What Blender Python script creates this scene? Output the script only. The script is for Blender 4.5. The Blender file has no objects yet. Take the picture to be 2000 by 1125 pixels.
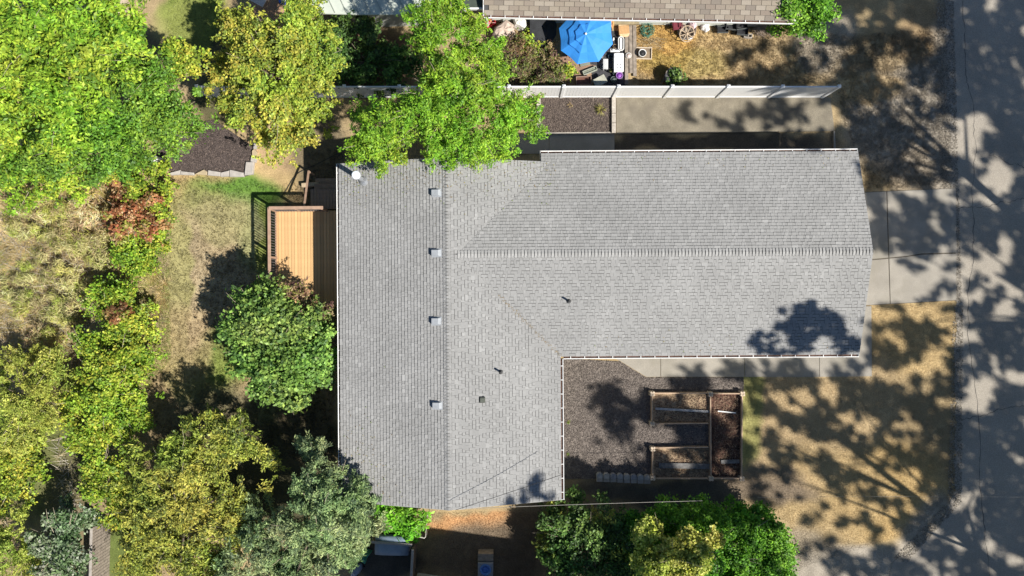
import bpy, math, random
import numpy as np
from mathutils import Matrix, Vector, Euler

# ------------------------------------------------------------------ camera, light
SC = bpy.context.scene
C = SC.collection
CAM_H = 33.333
F = 1333.333                      # focal length in pixels of the 2000 px wide photograph
cam_d = bpy.data.cameras.new('camera'); cam = bpy.data.objects.new('camera', cam_d); C.objects.link(cam)
cam.location = (0, 0, CAM_H); cam.rotation_euler = (0, 0, 0)
cam_d.sensor_width = 36; cam_d.lens = 24; cam_d.clip_end = 2000; cam_d.clip_start = 0.5
SC.camera = cam
SHX, SHY = -0.79, 0.485           # shadow offset per metre of height
sun_vec = Vector((-SHX, -SHY, 1)).normalized()
w = bpy.data.worlds.new('World'); SC.world = w; w.use_nodes = True
nt = w.node_tree; bg = nt.nodes['Background']
sky = nt.nodes.new('ShaderNodeTexSky'); sky.sky_type = 'NISHITA'; sky.sun_disc = False; sky.dust_density = .3; sky.ozone_density = 3.0
sky.sun_elevation = math.asin(sun_vec.z)
sky.sun_rotation = math.atan2(sun_vec.x, sun_vec.y)
nt.links.new(sky.outputs[0], bg.inputs[0]); bg.inputs[1].default_value = 0.06
sd = bpy.data.lights.new('sun', 'SUN'); sun = bpy.data.objects.new('sun', sd); C.objects.link(sun)
sd.energy = 5.0; sd.angle = math.radians(0.8); sd.color = (1.0, 0.95, 0.87)
sun.rotation_euler = sun_vec.to_track_quat('Z', 'Y').to_euler()
SC.view_settings.view_transform = 'Standard'; SC.view_settings.look = 'None'
SC.view_settings.exposure = 0.58; SC.view_settings.gamma = 1
SC.render.engine = 'CYCLES'
try:
    SC.cycles.max_bounces = 6; SC.cycles.diffuse_bounces = 3; SC.cycles.transparent_max_bounces = 4
except Exception: pass

rnd = random.Random(7)
RG = np.random.default_rng(11)

def P(px, py, z=0.0):
    k = (CAM_H - z) / F
    return Vector(((px - 1000) * k, (562.5 - py) * k, z))

# ------------------------------------------------------------------ noise in numpy
def _h(ix, iy, s):
    v = np.sin(ix * 127.1 + iy * 311.7 + s * 74.7) * 43758.5453
    return v - np.floor(v)
def vnoise(x, y, sc, seed=0):
    x = np.asarray(x) / sc; y = np.asarray(y) / sc
    ix = np.floor(x); iy = np.floor(y); fx = x - ix; fy = y - iy
    fx = fx * fx * (3 - 2 * fx); fy = fy * fy * (3 - 2 * fy)
    a = _h(ix, iy, seed); b = _h(ix + 1, iy, seed); c = _h(ix, iy + 1, seed); d = _h(ix + 1, iy + 1, seed)
    return (a * (1 - fx) + b * fx) * (1 - fy) + (c * (1 - fx) + d * fx) * fy
def fbm(x, y, sc, seed=0):
    return (vnoise(x, y, sc, seed) + .5 * vnoise(x, y, sc / 2, seed + 1) + .25 * vnoise(x, y, sc / 4, seed + 2)) / 1.75

# ------------------------------------------------------------------ materials
MATS = {}
def mat(name, col, rough=.8, var=.15, scale=8, bump=0.0, bscale=60, metal=0, attr=False, trans=0, spec=.3, fine=0.0, stain=None):
    """procedural principled material: base colour (or the mesh's own colour attribute) broken up by noise"""
    if name in MATS: return MATS[name]
    m = bpy.data.materials.new(name); m.use_nodes = True; MATS[name] = m
    n = m.node_tree.nodes; l = m.node_tree.links
    b = n['Principled BSDF']
    b.inputs['Roughness'].default_value = rough; b.inputs['Metallic'].default_value = metal
    b.inputs['Specular IOR Level'].default_value = spec
    tc = n.new('ShaderNodeTexCoord')
    nz = n.new('ShaderNodeTexNoise'); nz.inputs['Scale'].default_value = scale; nz.inputs['Detail'].default_value = 5
    l.new(tc.outputs['Object'], nz.inputs['Vector'])
    mr = n.new('ShaderNodeMapRange'); mr.inputs[1].default_value = .3; mr.inputs[2].default_value = .7
    mr.inputs[3].default_value = 1 - var; mr.inputs[4].default_value = 1 + var
    l.new(nz.outputs[0], mr.inputs[0])
    fac = mr.outputs[0]
    if fine:
        nf = n.new('ShaderNodeTexNoise'); nf.inputs['Scale'].default_value = bscale; nf.inputs['Detail'].default_value = 3
        l.new(tc.outputs['Object'], nf.inputs['Vector'])
        m2 = n.new('ShaderNodeMapRange'); m2.inputs[1].default_value = .3; m2.inputs[2].default_value = .7
        m2.inputs[3].default_value = 1 - fine; m2.inputs[4].default_value = 1 + fine
        l.new(nf.outputs[0], m2.inputs[0])
        mm = n.new('ShaderNodeMath'); mm.operation = 'MULTIPLY'
        l.new(fac, mm.inputs[0]); l.new(m2.outputs[0], mm.inputs[1]); fac = mm.outputs[0]
    vm = n.new('ShaderNodeVectorMath'); vm.operation = 'SCALE'
    l.new(fac, vm.inputs['Scale'])
    if attr:
        a = n.new('ShaderNodeAttribute'); a.attribute_name = 'Col'; l.new(a.outputs['Color'], vm.inputs[0])
    else:
        vm.inputs[0].default_value = col[:3]
    out = vm.outputs[0]
    if stain:
        ns = n.new('ShaderNodeTexNoise'); ns.inputs['Scale'].default_value = stain[1]; ns.inputs['Detail'].default_value = 6
        l.new(tc.outputs['Object'], ns.inputs['Vector'])
        ms = n.new('ShaderNodeMapRange'); ms.inputs[1].default_value = .5; ms.inputs[2].default_value = .75
        l.new(ns.outputs[0], ms.inputs[0])
        mx = n.new('ShaderNodeMix'); mx.data_type = 'RGBA'; l.new(ms.outputs[0], mx.inputs[0])
        l.new(out, mx.inputs[6]); mx.inputs[7].default_value = (*stain[0], 1); out = mx.outputs[2]
    l.new(out, b.inputs['Base Color'])
    if bump:
        nb = n.new('ShaderNodeTexNoise'); nb.inputs['Scale'].default_value = bscale; nb.inputs['Detail'].default_value = 4
        l.new(tc.outputs['Object'], nb.inputs['Vector'])
        bp = n.new('ShaderNodeBump'); bp.inputs['Strength'].default_value = bump; bp.inputs['Distance'].default_value = .03
        l.new(nb.outputs[0], bp.inputs['Height']); l.new(bp.outputs[0], b.inputs['Normal'])
    if trans:
        t = n.new('ShaderNodeBsdfTranslucent'); l.new(out, t.inputs[0])
        mix = n.new('ShaderNodeMixShader'); mix.inputs[0].default_value = trans
        l.new(b.outputs[0], mix.inputs[1]); l.new(t.outputs[0], mix.inputs[2])
        l.new(mix.outputs[0], n['Material Output'].inputs[0])
    return m

# ------------------------------------------------------------------ mesh building
class MB:
    def __init__(s): s.v = []; s.f = []; s.c = []
    def quad(s, a, b, c, d, col=None):
        i = len(s.v); s.v += [tuple(a), tuple(b), tuple(c), tuple(d)]; s.f.append((i, i+1, i+2, i+3)); s.c.append(col)
    def poly(s, pts, col=None):
        i = len(s.v); s.v += [tuple(p) for p in pts]; s.f.append(tuple(range(i, i+len(pts)))); s.c.append(col)
    def box(s, c, size, rz=0, M=None, bev=0, col=None):
        hx, hy, hz = size[0]/2, size[1]/2, size[2]/2
        R = Matrix.Rotation(rz, 4, 'Z') if M is None else M
        i = len(s.v)
        if bev:
            b = min(bev, hx*.45, hy*.45, hz*.9)
            ring = [(-hx+b,-hy),(hx-b,-hy),(hx,-hy+b),(hx,hy-b),(hx-b,hy),(-hx+b,hy),(-hx,hy-b),(-hx,-hy+b)]
            ins = [(x*(1-b/hx), y*(1-b/hy)) for x, y in ring]
            for z, rr in ((-hz, ring), (hz-b, ring), (hz, ins)):
                for x, y in rr: s.v.append(tuple(R @ Vector((x, y, z)) + Vector(c)))
            for k in range(2):
                for q in range(8):
                    a = i+8*k+q; b2 = i+8*k+(q+1) % 8
                    s.f.append((a, b2, b2+8, a+8)); s.c.append(col)
            s.f.append(tuple(range(i+16, i+24))); s.c.append(col)
            s.f.append(tuple(reversed(range(i, i+8)))); s.c.append(col)
            return
        for z in (-hz, hz):
            for x, y in ((-hx,-hy),(hx,-hy),(hx,hy),(-hx,hy)):
                s.v.append(tuple(R @ Vector((x, y, z)) + Vector(c)))
        for f in ((3,2,1,0),(4,5,6,7),(0,1,5,4),(1,2,6,5),(2,3,7,6),(3,0,4,7)):
            s.f.append(tuple(i+k for k in f)); s.c.append(col)
    def bar(s, a, b, wd, ht, col=None):
        a = Vector(a); b = Vector(b); d = b - a; L = d.length
        if L < 1e-6: return
        q = d.to_track_quat('X', 'Z').to_matrix().to_4x4()
        s.box((a+b)/2, (L, wd, ht), M=q, col=col)
    def tube(s, pts, rad, n=6, close=False, caps=True, col=None):
        pts = [Vector(p) for p in pts]; m = len(pts)
        rr = rad if isinstance(rad, (list, tuple)) else [rad]*m
        i = len(s.v); up = Vector((0, 0, 1))
        for k, p in enumerate(pts):
            if close: d = pts[(k+1) % m] - pts[k-1]
            else: d = pts[min(k+1, m-1)] - pts[max(k-1, 0)]
            if d.length < 1e-9: d = Vector((0, 0, 1))
            d.normalize(); u = up if abs(d.z) < .95 else Vector((1, 0, 0))
            x = d.cross(u).normalized(); y = d.cross(x)
            for q in range(n):
                a = 2*math.pi*q/n
                s.v.append(tuple(p + (x*math.cos(a) + y*math.sin(a))*rr[k]))
        for k in range(m if close else m-1):
            for q in range(n):
                a = i+k*n+q; b = i+k*n+(q+1) % n; k2 = (k+1) % m
                s.f.append((a, b, i+k2*n+(q+1) % n, i+k2*n+q)); s.c.append(col)
        if caps and not close:
            s.f.append(tuple(reversed(range(i, i+n)))); s.c.append(col)
            s.f.append(tuple(range(i+(m-1)*n, i+m*n))); s.c.append(col)
    def prism(s, pts, z0, z1, col=None, cap0=True):
        n = len(pts); i = len(s.v)
        for z in (z0, z1):
            for p in pts: s.v.append((p[0], p[1], z))
        for q in range(n):
            s.f.append((i+q, i+(q+1) % n, i+n+(q+1) % n, i+n+q)); s.c.append(col)
        s.f.append(tuple(range(i+n, i+2*n))); s.c.append(col)
        if cap0: s.f.append(tuple(reversed(range(i, i+n)))); s.c.append(col)
    def lathe(s, prof, n=16, c=(0, 0, 0), col=None, sx=1, sy=1):
        i = len(s.v); m = len(prof)
        for r, z in prof:
            for q in range(n):
                a = 2*math.pi*q/n
                s.v.append((c[0]+r*sx*math.cos(a), c[1]+r*sy*math.sin(a), c[2]+z))
        for k in range(m-1):
            for q in range(n):
                a = i+k*n+q; b = i+k*n+(q+1) % n
                s.f.append((a, b, b+n, a+n)); s.c.append(col)
        if prof[-1][0] > 1e-4: s.f.append(tuple(range(i+(m-1)*n, i+m*n))); s.c.append(col)
        if prof[0][0] > 1e-4: s.f.append(tuple(reversed(range(i, i+n)))); s.c.append(col)
    def data(s, name, m):
        me = bpy.data.meshes.new(name); me.from_pydata(s.v, [], s.f)
        if any(c is not None for c in s.c):
            at = me.color_attributes.new('Col', 'FLOAT_COLOR', 'CORNER')
            arr = np.empty((len(me.loops), 4), np.float32); k = 0
            for f, c in zip(s.f, s.c):
                c = c or (.5, .5, .5); arr[k:k+len(f)] = (c[0], c[1], c[2], 1); k += len(f)
            at.data.foreach_set('color', arr.ravel())
        me.materials.append(m); me.validate(); return me
    def build(s, name, m, parent=None, smooth=False):
        me = s.data(name, m)
        if smooth: me.shade_smooth()
        o = bpy.data.objects.new(name, me); C.objects.link(o)
        if parent is not None: o.parent = parent
        return o

def np_mesh(name, V, Fc, cols, m, parent=None):
    """V (n,k,3) quads or tris as numpy; cols (n,3)"""
    n, k, _ = V.shape
    me = bpy.data.meshes.new(name)
    me.vertices.add(n*k); me.vertices.foreach_set('co', V.reshape(-1).astype(np.float32))
    me.loops.add(n*k); me.loops.foreach_set('vertex_index', np.arange(n*k, dtype=np.int32))
    me.polygons.add(n); me.polygons.foreach_set('loop_start', np.arange(0, n*k, k, dtype=np.int32))
    try: me.polygons.foreach_set('loop_total', np.full(n, k, dtype=np.int32))
    except Exception: pass
    me.update(calc_edges=True)
    at = me.color_attributes.new('Col', 'FLOAT_COLOR', 'POINT')
    cc = np.ones((n, k, 4), np.float32); cc[:, :, :3] = cols[:, None, :]
    at.data.foreach_set('color', cc.ravel())
    me.materials.append(m)
    o = bpy.data.objects.new(name, me); C.objects.link(o)
    if parent is not None: o.parent = parent
    return o

def tag(o, label, cat, group=None):
    o['label'] = label; o['category'] = cat
    if group: o['group'] = group
    return o
def thing(name, label, cat, loc=(0, 0, 0), rz=0, group=None):
    o = bpy.data.objects.new(name, None); C.objects.link(o); o.empty_display_size = .2
    o.location = loc; o.rotation_euler = (0, 0, rz)
    return tag(o, label, cat, group)
def struct(name, mb, m, parent=None, smooth=False):
    o = mb.build(name, m, parent, smooth)
    if parent is None: o['kind'] = 'structure'
    return o
def stuff(o): o['kind'] = 'stuff'; return o

# ------------------------------------------------------------------ shared materials
M_leaf = mat('leaf', (0,0,0), rough=.5, var=.2, scale=1.2, attr=True, trans=.3, spec=.3)
M_bark = mat('bark', (.13,.10,.075), var=.3, scale=12, bump=.4)
M_twig = mat('twig', (.34,.29,.21), var=.3)
M_shingle = mat('asphalt_shingle', (0,0,0), rough=.9, var=.09, scale=.45, attr=True, fine=.14, bscale=45, spec=.2)
M_ground = mat('soil_and_turf', (0,0,0), rough=.95, var=.12, scale=2.5, attr=True, fine=.24, bscale=16, bump=.5, spec=.1)
M_paint = mat('colour_paint', (0,0,0), rough=.7, var=.12, scale=9, attr=True)
M_white = mat('white_metal', (.78,.78,.76), rough=.4, var=.05)
M_vinyl = mat('white_vinyl', (.82,.82,.81), rough=.35, var=.03)
M_conc = mat('concrete', (.30,.275,.235), rough=.9, var=.12, scale=1.2, fine=.14, bscale=40, bump=.15, stain=((.24,.22,.18), .7))
M_conc2 = mat('aged_concrete', (.205,.18,.135), rough=.9, var=.2, scale=1.6, fine=.2, bscale=30, bump=.15, stain=((.16,.14,.11), 1.1))
M_block = mat('concrete_block', (.42,.38,.33), rough=.9, var=.2, scale=5, fine=.15, bscale=30, bump=.3)
M_asph = mat('old_asphalt', (.31,.278,.232), rough=.9, var=.12, scale=.4, fine=.22, bscale=30, bump=.2)
M_deck = mat('deck_wood', (.50,.29,.12), rough=.75, var=.08, scale=4, fine=.06, bscale=20)
M_rail = mat('railing_wood', (.36,.24,.17), rough=.7, var=.15, scale=5)
M_cedar = mat('cedar_board', (.50,.36,.25), rough=.8, var=.15, scale=6)
M_old = mat('weathered_wood', (.26,.22,.18), rough=.9, var=.3, scale=6, bump=.3)
M_steel = mat('galvanised_steel', (.55,.57,.6), rough=.35, var=.05, metal=.7)
M_black = mat('black_plastic', (.025,.026,.03), rough=.5, var=.2)
M_dark = mat('dark_rubber', (.04,.038,.036), rough=.8, var=.2)
M_siding = mat('painted_siding', (.48,.50,.45), rough=.6, var=.05)
M_glass = mat('window_glass', (.03,.04,.05), rough=.08, var=.05, spec=.6)
M_blue = mat('blue_canvas', (.05,.31,.85), rough=.6, var=.07, trans=.2, scale=3)
M_cable = mat('black_cable', (.03,.03,.03), rough=.6)
M_wire = mat('grey_cable', (.35,.33,.30), rough=.6)
M_soil = mat('garden_soil', (.30,.22,.14), rough=.95, var=.4, scale=3, fine=.4, bscale=14, bump=.8)
M_soil2 = mat('reddish_garden_soil', (.10,.055,.04), rough=.95, var=.5, scale=3, fine=.45, bscale=12, bump=.8)

# ------------------------------------------------------------------ ground
TAN = (.40,.30,.17); GOLD = (.43,.315,.16); DIRT = (.30,.20,.13); PALE = (.36,.29,.18)
GRN = (.17,.23,.045); GRN2 = (.12,.22,.04); OLV = (.27,.27,.09); GRAV = (.30,.265,.215); DKS = (.12,.09,.065); BRN = (.20,.14,.095)
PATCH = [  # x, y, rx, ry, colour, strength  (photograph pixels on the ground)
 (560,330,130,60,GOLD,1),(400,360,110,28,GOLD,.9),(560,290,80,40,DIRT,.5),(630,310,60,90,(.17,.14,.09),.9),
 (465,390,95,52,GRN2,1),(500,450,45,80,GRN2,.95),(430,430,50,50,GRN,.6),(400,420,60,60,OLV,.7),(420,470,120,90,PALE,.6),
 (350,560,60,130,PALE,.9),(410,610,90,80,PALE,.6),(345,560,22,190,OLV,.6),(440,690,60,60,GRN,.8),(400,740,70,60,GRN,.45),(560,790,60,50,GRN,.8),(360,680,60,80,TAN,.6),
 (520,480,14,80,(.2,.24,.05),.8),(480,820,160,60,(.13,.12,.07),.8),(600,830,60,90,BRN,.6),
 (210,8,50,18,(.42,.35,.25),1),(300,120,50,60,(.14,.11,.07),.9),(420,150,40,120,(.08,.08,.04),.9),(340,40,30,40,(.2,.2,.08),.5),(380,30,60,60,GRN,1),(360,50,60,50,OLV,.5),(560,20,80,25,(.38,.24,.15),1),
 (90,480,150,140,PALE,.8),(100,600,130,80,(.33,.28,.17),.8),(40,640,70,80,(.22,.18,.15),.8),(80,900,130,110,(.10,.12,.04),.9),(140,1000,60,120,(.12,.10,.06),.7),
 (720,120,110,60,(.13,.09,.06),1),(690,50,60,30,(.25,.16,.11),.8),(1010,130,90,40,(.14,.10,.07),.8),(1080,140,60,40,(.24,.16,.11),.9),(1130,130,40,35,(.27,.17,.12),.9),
 (540,930,120,100,(.075,.07,.04),1),(255,1080,60,70,(.11,.14,.04),1),(610,860,60,70,(.10,.085,.05),.9),  # dark entries paint in the deep shade between olive tree and conifer
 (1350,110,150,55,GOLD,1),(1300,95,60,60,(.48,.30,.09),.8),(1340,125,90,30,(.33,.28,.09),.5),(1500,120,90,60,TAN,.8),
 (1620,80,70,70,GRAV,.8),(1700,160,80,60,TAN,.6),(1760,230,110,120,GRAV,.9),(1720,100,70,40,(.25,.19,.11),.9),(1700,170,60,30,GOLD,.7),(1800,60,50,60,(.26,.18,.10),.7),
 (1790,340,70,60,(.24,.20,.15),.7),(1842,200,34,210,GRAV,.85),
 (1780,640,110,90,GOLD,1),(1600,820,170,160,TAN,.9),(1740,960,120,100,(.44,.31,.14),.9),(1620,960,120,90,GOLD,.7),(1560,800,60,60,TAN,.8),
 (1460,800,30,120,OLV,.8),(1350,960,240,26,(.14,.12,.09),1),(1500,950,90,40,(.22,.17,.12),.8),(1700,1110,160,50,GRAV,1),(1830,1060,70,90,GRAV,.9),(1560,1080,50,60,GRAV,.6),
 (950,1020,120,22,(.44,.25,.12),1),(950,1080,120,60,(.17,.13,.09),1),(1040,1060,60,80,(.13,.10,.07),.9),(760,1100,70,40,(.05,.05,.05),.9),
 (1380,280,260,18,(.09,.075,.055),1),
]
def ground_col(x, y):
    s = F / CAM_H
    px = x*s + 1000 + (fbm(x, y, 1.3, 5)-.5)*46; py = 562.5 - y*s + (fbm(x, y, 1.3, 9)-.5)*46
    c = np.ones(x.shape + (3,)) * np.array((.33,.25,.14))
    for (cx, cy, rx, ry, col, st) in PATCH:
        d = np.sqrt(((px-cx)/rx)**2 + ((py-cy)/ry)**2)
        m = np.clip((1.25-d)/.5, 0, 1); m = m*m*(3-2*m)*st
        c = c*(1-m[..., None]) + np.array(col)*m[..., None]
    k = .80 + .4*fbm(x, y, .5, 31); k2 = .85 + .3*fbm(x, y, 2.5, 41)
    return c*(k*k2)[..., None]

def make_ground():
    fx = np.arange(-27, 27.01, .11); fy = np.arange(-16, 16.01, .11)
    far = np.array([3, 10, 30, 80, 200, 500.])
    xs = np.concatenate([-27-far[::-1], fx, 27+far]); ys = np.concatenate([-16-far[::-1], fy, 16+far])
    X, Y = np.meshgrid(xs, ys); ny, nx = X.shape
    Z = np.zeros_like(X)
    me = bpy.data.meshes.new('ground')
    me.vertices.add(nx*ny); me.vertices.foreach_set('co', np.stack([X, Y, Z], -1).astype(np.float32).ravel())
    idx = np.arange(nx*ny).reshape(ny, nx)
    q = np.stack([idx[:-1,:-1], idx[:-1,1:], idx[1:,1:], idx[1:,:-1]], -1).reshape(-1, 4).astype(np.int32)
    me.loops.add(q.size); me.loops.foreach_set('vertex_index', q.ravel())
    me.polygons.add(len(q)); me.polygons.foreach_set('loop_start', np.arange(0, q.size, 4, dtype=np.int32))
    try: me.polygons.foreach_set('loop_total', np.full(len(q), 4, dtype=np.int32))
    except Exception: pass
    me.update(calc_edges=True)
    at = me.color_attributes.new('Col', 'FLOAT_COLOR', 'POINT')
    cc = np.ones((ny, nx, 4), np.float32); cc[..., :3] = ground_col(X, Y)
    at.data.foreach_set('color', cc.ravel())
    me.materials.append(M_ground)
    o = bpy.data.objects.new('ground', me); C.objects.link(o); o['kind'] = 'structure'
make_ground()

def sheet(name, pxs, z, m, thick=None, jag=0, parent=None):
    mb = MB(); pts = [P(a, b, z) for a, b in pxs]
    if jag:
        out = []
        for i, p in enumerate(pts):
            q = pts[(i+1) % len(pts)]; n = max(1, int((q-p).length/.35))
            for k in range(n):
                t = p.lerp(q, k/n); out.append(t + Vector((rnd.uniform(-jag, jag), rnd.uniform(-jag, jag), 0)))
        pts = out
    pts = [(p.x, p.y) for p in pts]
    if sum(pts[i-1][0]*pts[i][1]-pts[i][0]*pts[i-1][1] for i in range(len(pts))) < 0: pts.reverse()
    mb.prism(pts, z-(thick or .02), z)
    return struct(name, mb, m, parent)

# road along the right
road = sheet('road', [(1838,-200),(1846,0),(1852,200),(1860,370),(1866,590),(1868,800),(1864,960),(1845,1010),(1800,1060),(1740,1100),(1700,1300),(3400,1300),(3400,-200)], .012, M_asph, jag=.09)
mcr = mat('tar_crack', (.07,.065,.06))
for (a, b) in [((1880,-10),(1905,300)),((1905,300),(1890,640)),((1868,410),(2010,380)),((1890,640),(1935,1130)),((1932,300),(2010,330)),((1870,820),(2005,790))]:
    A = P(*a); B = P(*b); m_ = MB(); n_ = 40; pr_ = None; nrm_ = V2 = Vector((-(B-A).y, (B-A).x, 0)).normalized(); off = 0
    for k in range(n_+1):
        off = off*.9 + rnd.uniform(-.06, .06); p_ = A.lerp(B, k/n_) + nrm_*off; p_.z = .0165; w_ = rnd.uniform(.004, .016)
        if pr_ is not None: m_.quad(pr_[0]-nrm_*pr_[1], p_-nrm_*w_, p_+nrm_*w_, pr_[0]+nrm_*pr_[1])
        pr_ = (p_, w_)
    m_.build('crack', mcr, road)
drv = thing('driveway', '', ''); 
for k in ('label','category'): del drv[k]
drv['kind'] = 'structure'
slabs = [[(1690,376),(1731,374),(1735,503),(1690,507)], [(1690,509.5),(1735,505.5),(1738,593),(1690,596)],
         [(1733,374),(1867,368),(1868,493),(1800,495),(1770,500),(1737,503)], [(1737,505),(1770,502),(1800,497.5),(1868,495.5),(1868,586),(1739.5,593)]]
for s_ in slabs: sheet('slab', s_, .045, M_conc, .06, parent=drv)
sheet('slab_bed', [(1690,375),(1866,368),(1867,587),(1690,597)], .03, mat('joint_dirt', (.10,.085,.065)), .03, parent=drv)
walk = thing('walkway', '', '')
for k in ('label','category'): del walk[k]
walk['kind'] = 'structure'
for s_ in [[(1180,690),(1290,690),(1290,736),(1262,736),(1213,706)], [(1291,690),(1454,690),(1454,736),(1291,736)],
           [(1455,690),(1600,690),(1600,736),(1455,736)], [(1601,600),(1702,598),(1703,735),(1601,736)]]:
    sheet('slab', s_, .04, M_conc, .06, parent=walk)
patio = thing('parking_pad', '', '')
for k in ('label','category'): del patio[k]
patio['kind'] = 'structure'
sheet('slab', [(1204,188),(1622,190),(1630,256),(1204,261)], .05, M_conc2, .07, parent=patio)
sheet('slab', [(985,262),(1072,261),(1072,300),(985,300)], .04, M_conc, .06, parent=patio)
sheet('slab', [(1073,261),(1200,260.5),(1200,300),(1073,300)], .04, M_conc, .06, parent=patio)
mb = MB(); mb.bar(P(1628.5,257,.06), P(1630,300,.06), .06, .12); struct('edging_strip', mb, M_conc)

# ------------------------------------------------------------------ leaf crowns
def leaf_quads(pos, nrm, L, W, cols, tilt=.6, along=None):
    n = len(pos)
    nr = nrm + RG.normal(0, tilt, (n, 3)); nr /= np.linalg.norm(nr, axis=1, keepdims=True)+1e-9
    a = RG.normal(0, 1, (n, 3)) if along is None else np.cross(nr, along + RG.normal(0, .55, (n, 3))); t = np.cross(nr, a); t /= np.linalg.norm(t, axis=1, keepdims=True)+1e-9
    b = np.cross(nr, t)
    l = (L*RG.uniform(.6, 1.25, n))[:, None]/2; w_ = (W*RG.uniform(.6, 1.25, n))[:, None]/2
    fold = nr*w_*.5
    return np.stack([pos - t*l, pos + b*w_ + fold, pos + t*l, pos - b*w_ + fold], 1)

SPEC = {  # leaf length, width, clump radius, leaves per clump, colours, clump density
 'ash':    dict(spray=(0.42,0.11,30), L=.20, W=.085, r=.42, n=105, cols=[(.31,.46,.045),(.22,.38,.035),(.39,.49,.055),(.13,.25,.03)]),
 'green':  dict(spray=(0.34,0.12,26), L=.15, W=.08, r=.36, n=110, cols=[(.17,.33,.04),(.13,.28,.04),(.22,.37,.04),(.09,.19,.03)]),
 'plum':   dict(spray=(0.5,0.075,30), L=.14, W=.08, r=.30, n=95, cols=[(.36,.42,.06),(.29,.38,.055),(.44,.43,.07),(.18,.26,.05)]),
 'locust': dict(spray=(0.42,0.07,34), L=.15, W=.05, r=.36, n=125, cols=[(.27,.46,.035),(.21,.40,.035),(.33,.47,.05),(.14,.29,.03)]),
 'maple':  dict(spray=(0.24,0.13,22), L=.17, W=.13, r=.28, n=70, cols=[(.23,.36,.08),(.18,.30,.07),(.30,.42,.10),(.08,.15,.04)]),
 'vine':   dict(spray=(0.24,0.12,22), L=.13, W=.10, r=.30, n=90, cols=[(.34,.43,.05),(.25,.38,.04),(.43,.44,.06),(.15,.24,.035)]),
 'autumn': dict(L=.15, W=.10, r=.28, n=70, cols=[(.38,.22,.10),(.28,.11,.05),(.42,.30,.16),(.24,.26,.05),(.16,.07,.035)]),
 'sprig':  dict(spray=(0.52,0.075,34), L=.17, W=.06, r=.36, n=110, cols=[(.36,.40,.075),(.27,.33,.06),(.46,.46,.09),(.12,.16,.04)]),
 'spruce': dict(spray=(0.42,0.07,36), L=.17, W=.05, r=.30, n=120, cols=[(.28,.37,.16),(.21,.30,.14),(.36,.44,.20),(.10,.15,.08)]),
 'weedy':  dict(spray=(0.5,0.05,30), L=.14, W=.045, r=.32, n=110, cols=[(.38,.44,.08),(.31,.41,.07),(.46,.49,.11),(.22,.28,.05)]),
 'silver': dict(spray=(0.28,0.1,22), L=.15, W=.10, r=.30, n=80, cols=[(.24,.30,.18),(.18,.26,.12),(.33,.35,.28),(.10,.16,.07)]),
 'dark':   dict(spray=(0.3,0.1,24), L=.15, W=.09, r=.30, n=80, cols=[(.11,.21,.05),(.08,.16,.04),(.16,.26,.06),(.05,.09,.03)]),
 'box':    dict(spray=(0.22,0.1,24), L=.13, W=.08, r=.28, n=110, cols=[(.16,.37,.03),(.12,.30,.03),(.22,.44,.04),(.07,.18,.02)]),
 'yellow': dict(spray=(0.22,0.09,24), L=.12, W=.10, r=.24, n=85, cols=[(.52,.52,.10),(.44,.47,.08),(.60,.57,.15),(.28,.33,.06)]),
 'sumac':  dict(spray=(0.45,0.09,22), L=.24, W=.10, r=.26, n=55, cols=[(.17,.44,.03),(.13,.36,.03),(.22,.50,.04)]),
 'mixed':  dict(spray=(0.36,0.06,22), L=.13, W=.05, r=.28, n=85, cols=[(.22,.24,.06),(.27,.17,.10),(.33,.27,.15),(.13,.17,.05),(.14,.08,.07)]),
 'straw':  dict(L=.34, W=.03, r=.34, n=90, cols=[(.62,.50,.25),(.50,.44,.15),(.40,.30,.18),(.70,.58,.32),(.38,.40,.09)]),
 'shade':  dict(L=.24, W=.17, r=.21, n=17, cols=[(.10,.18,.04),(.13,.21,.05)]),
}
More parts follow.
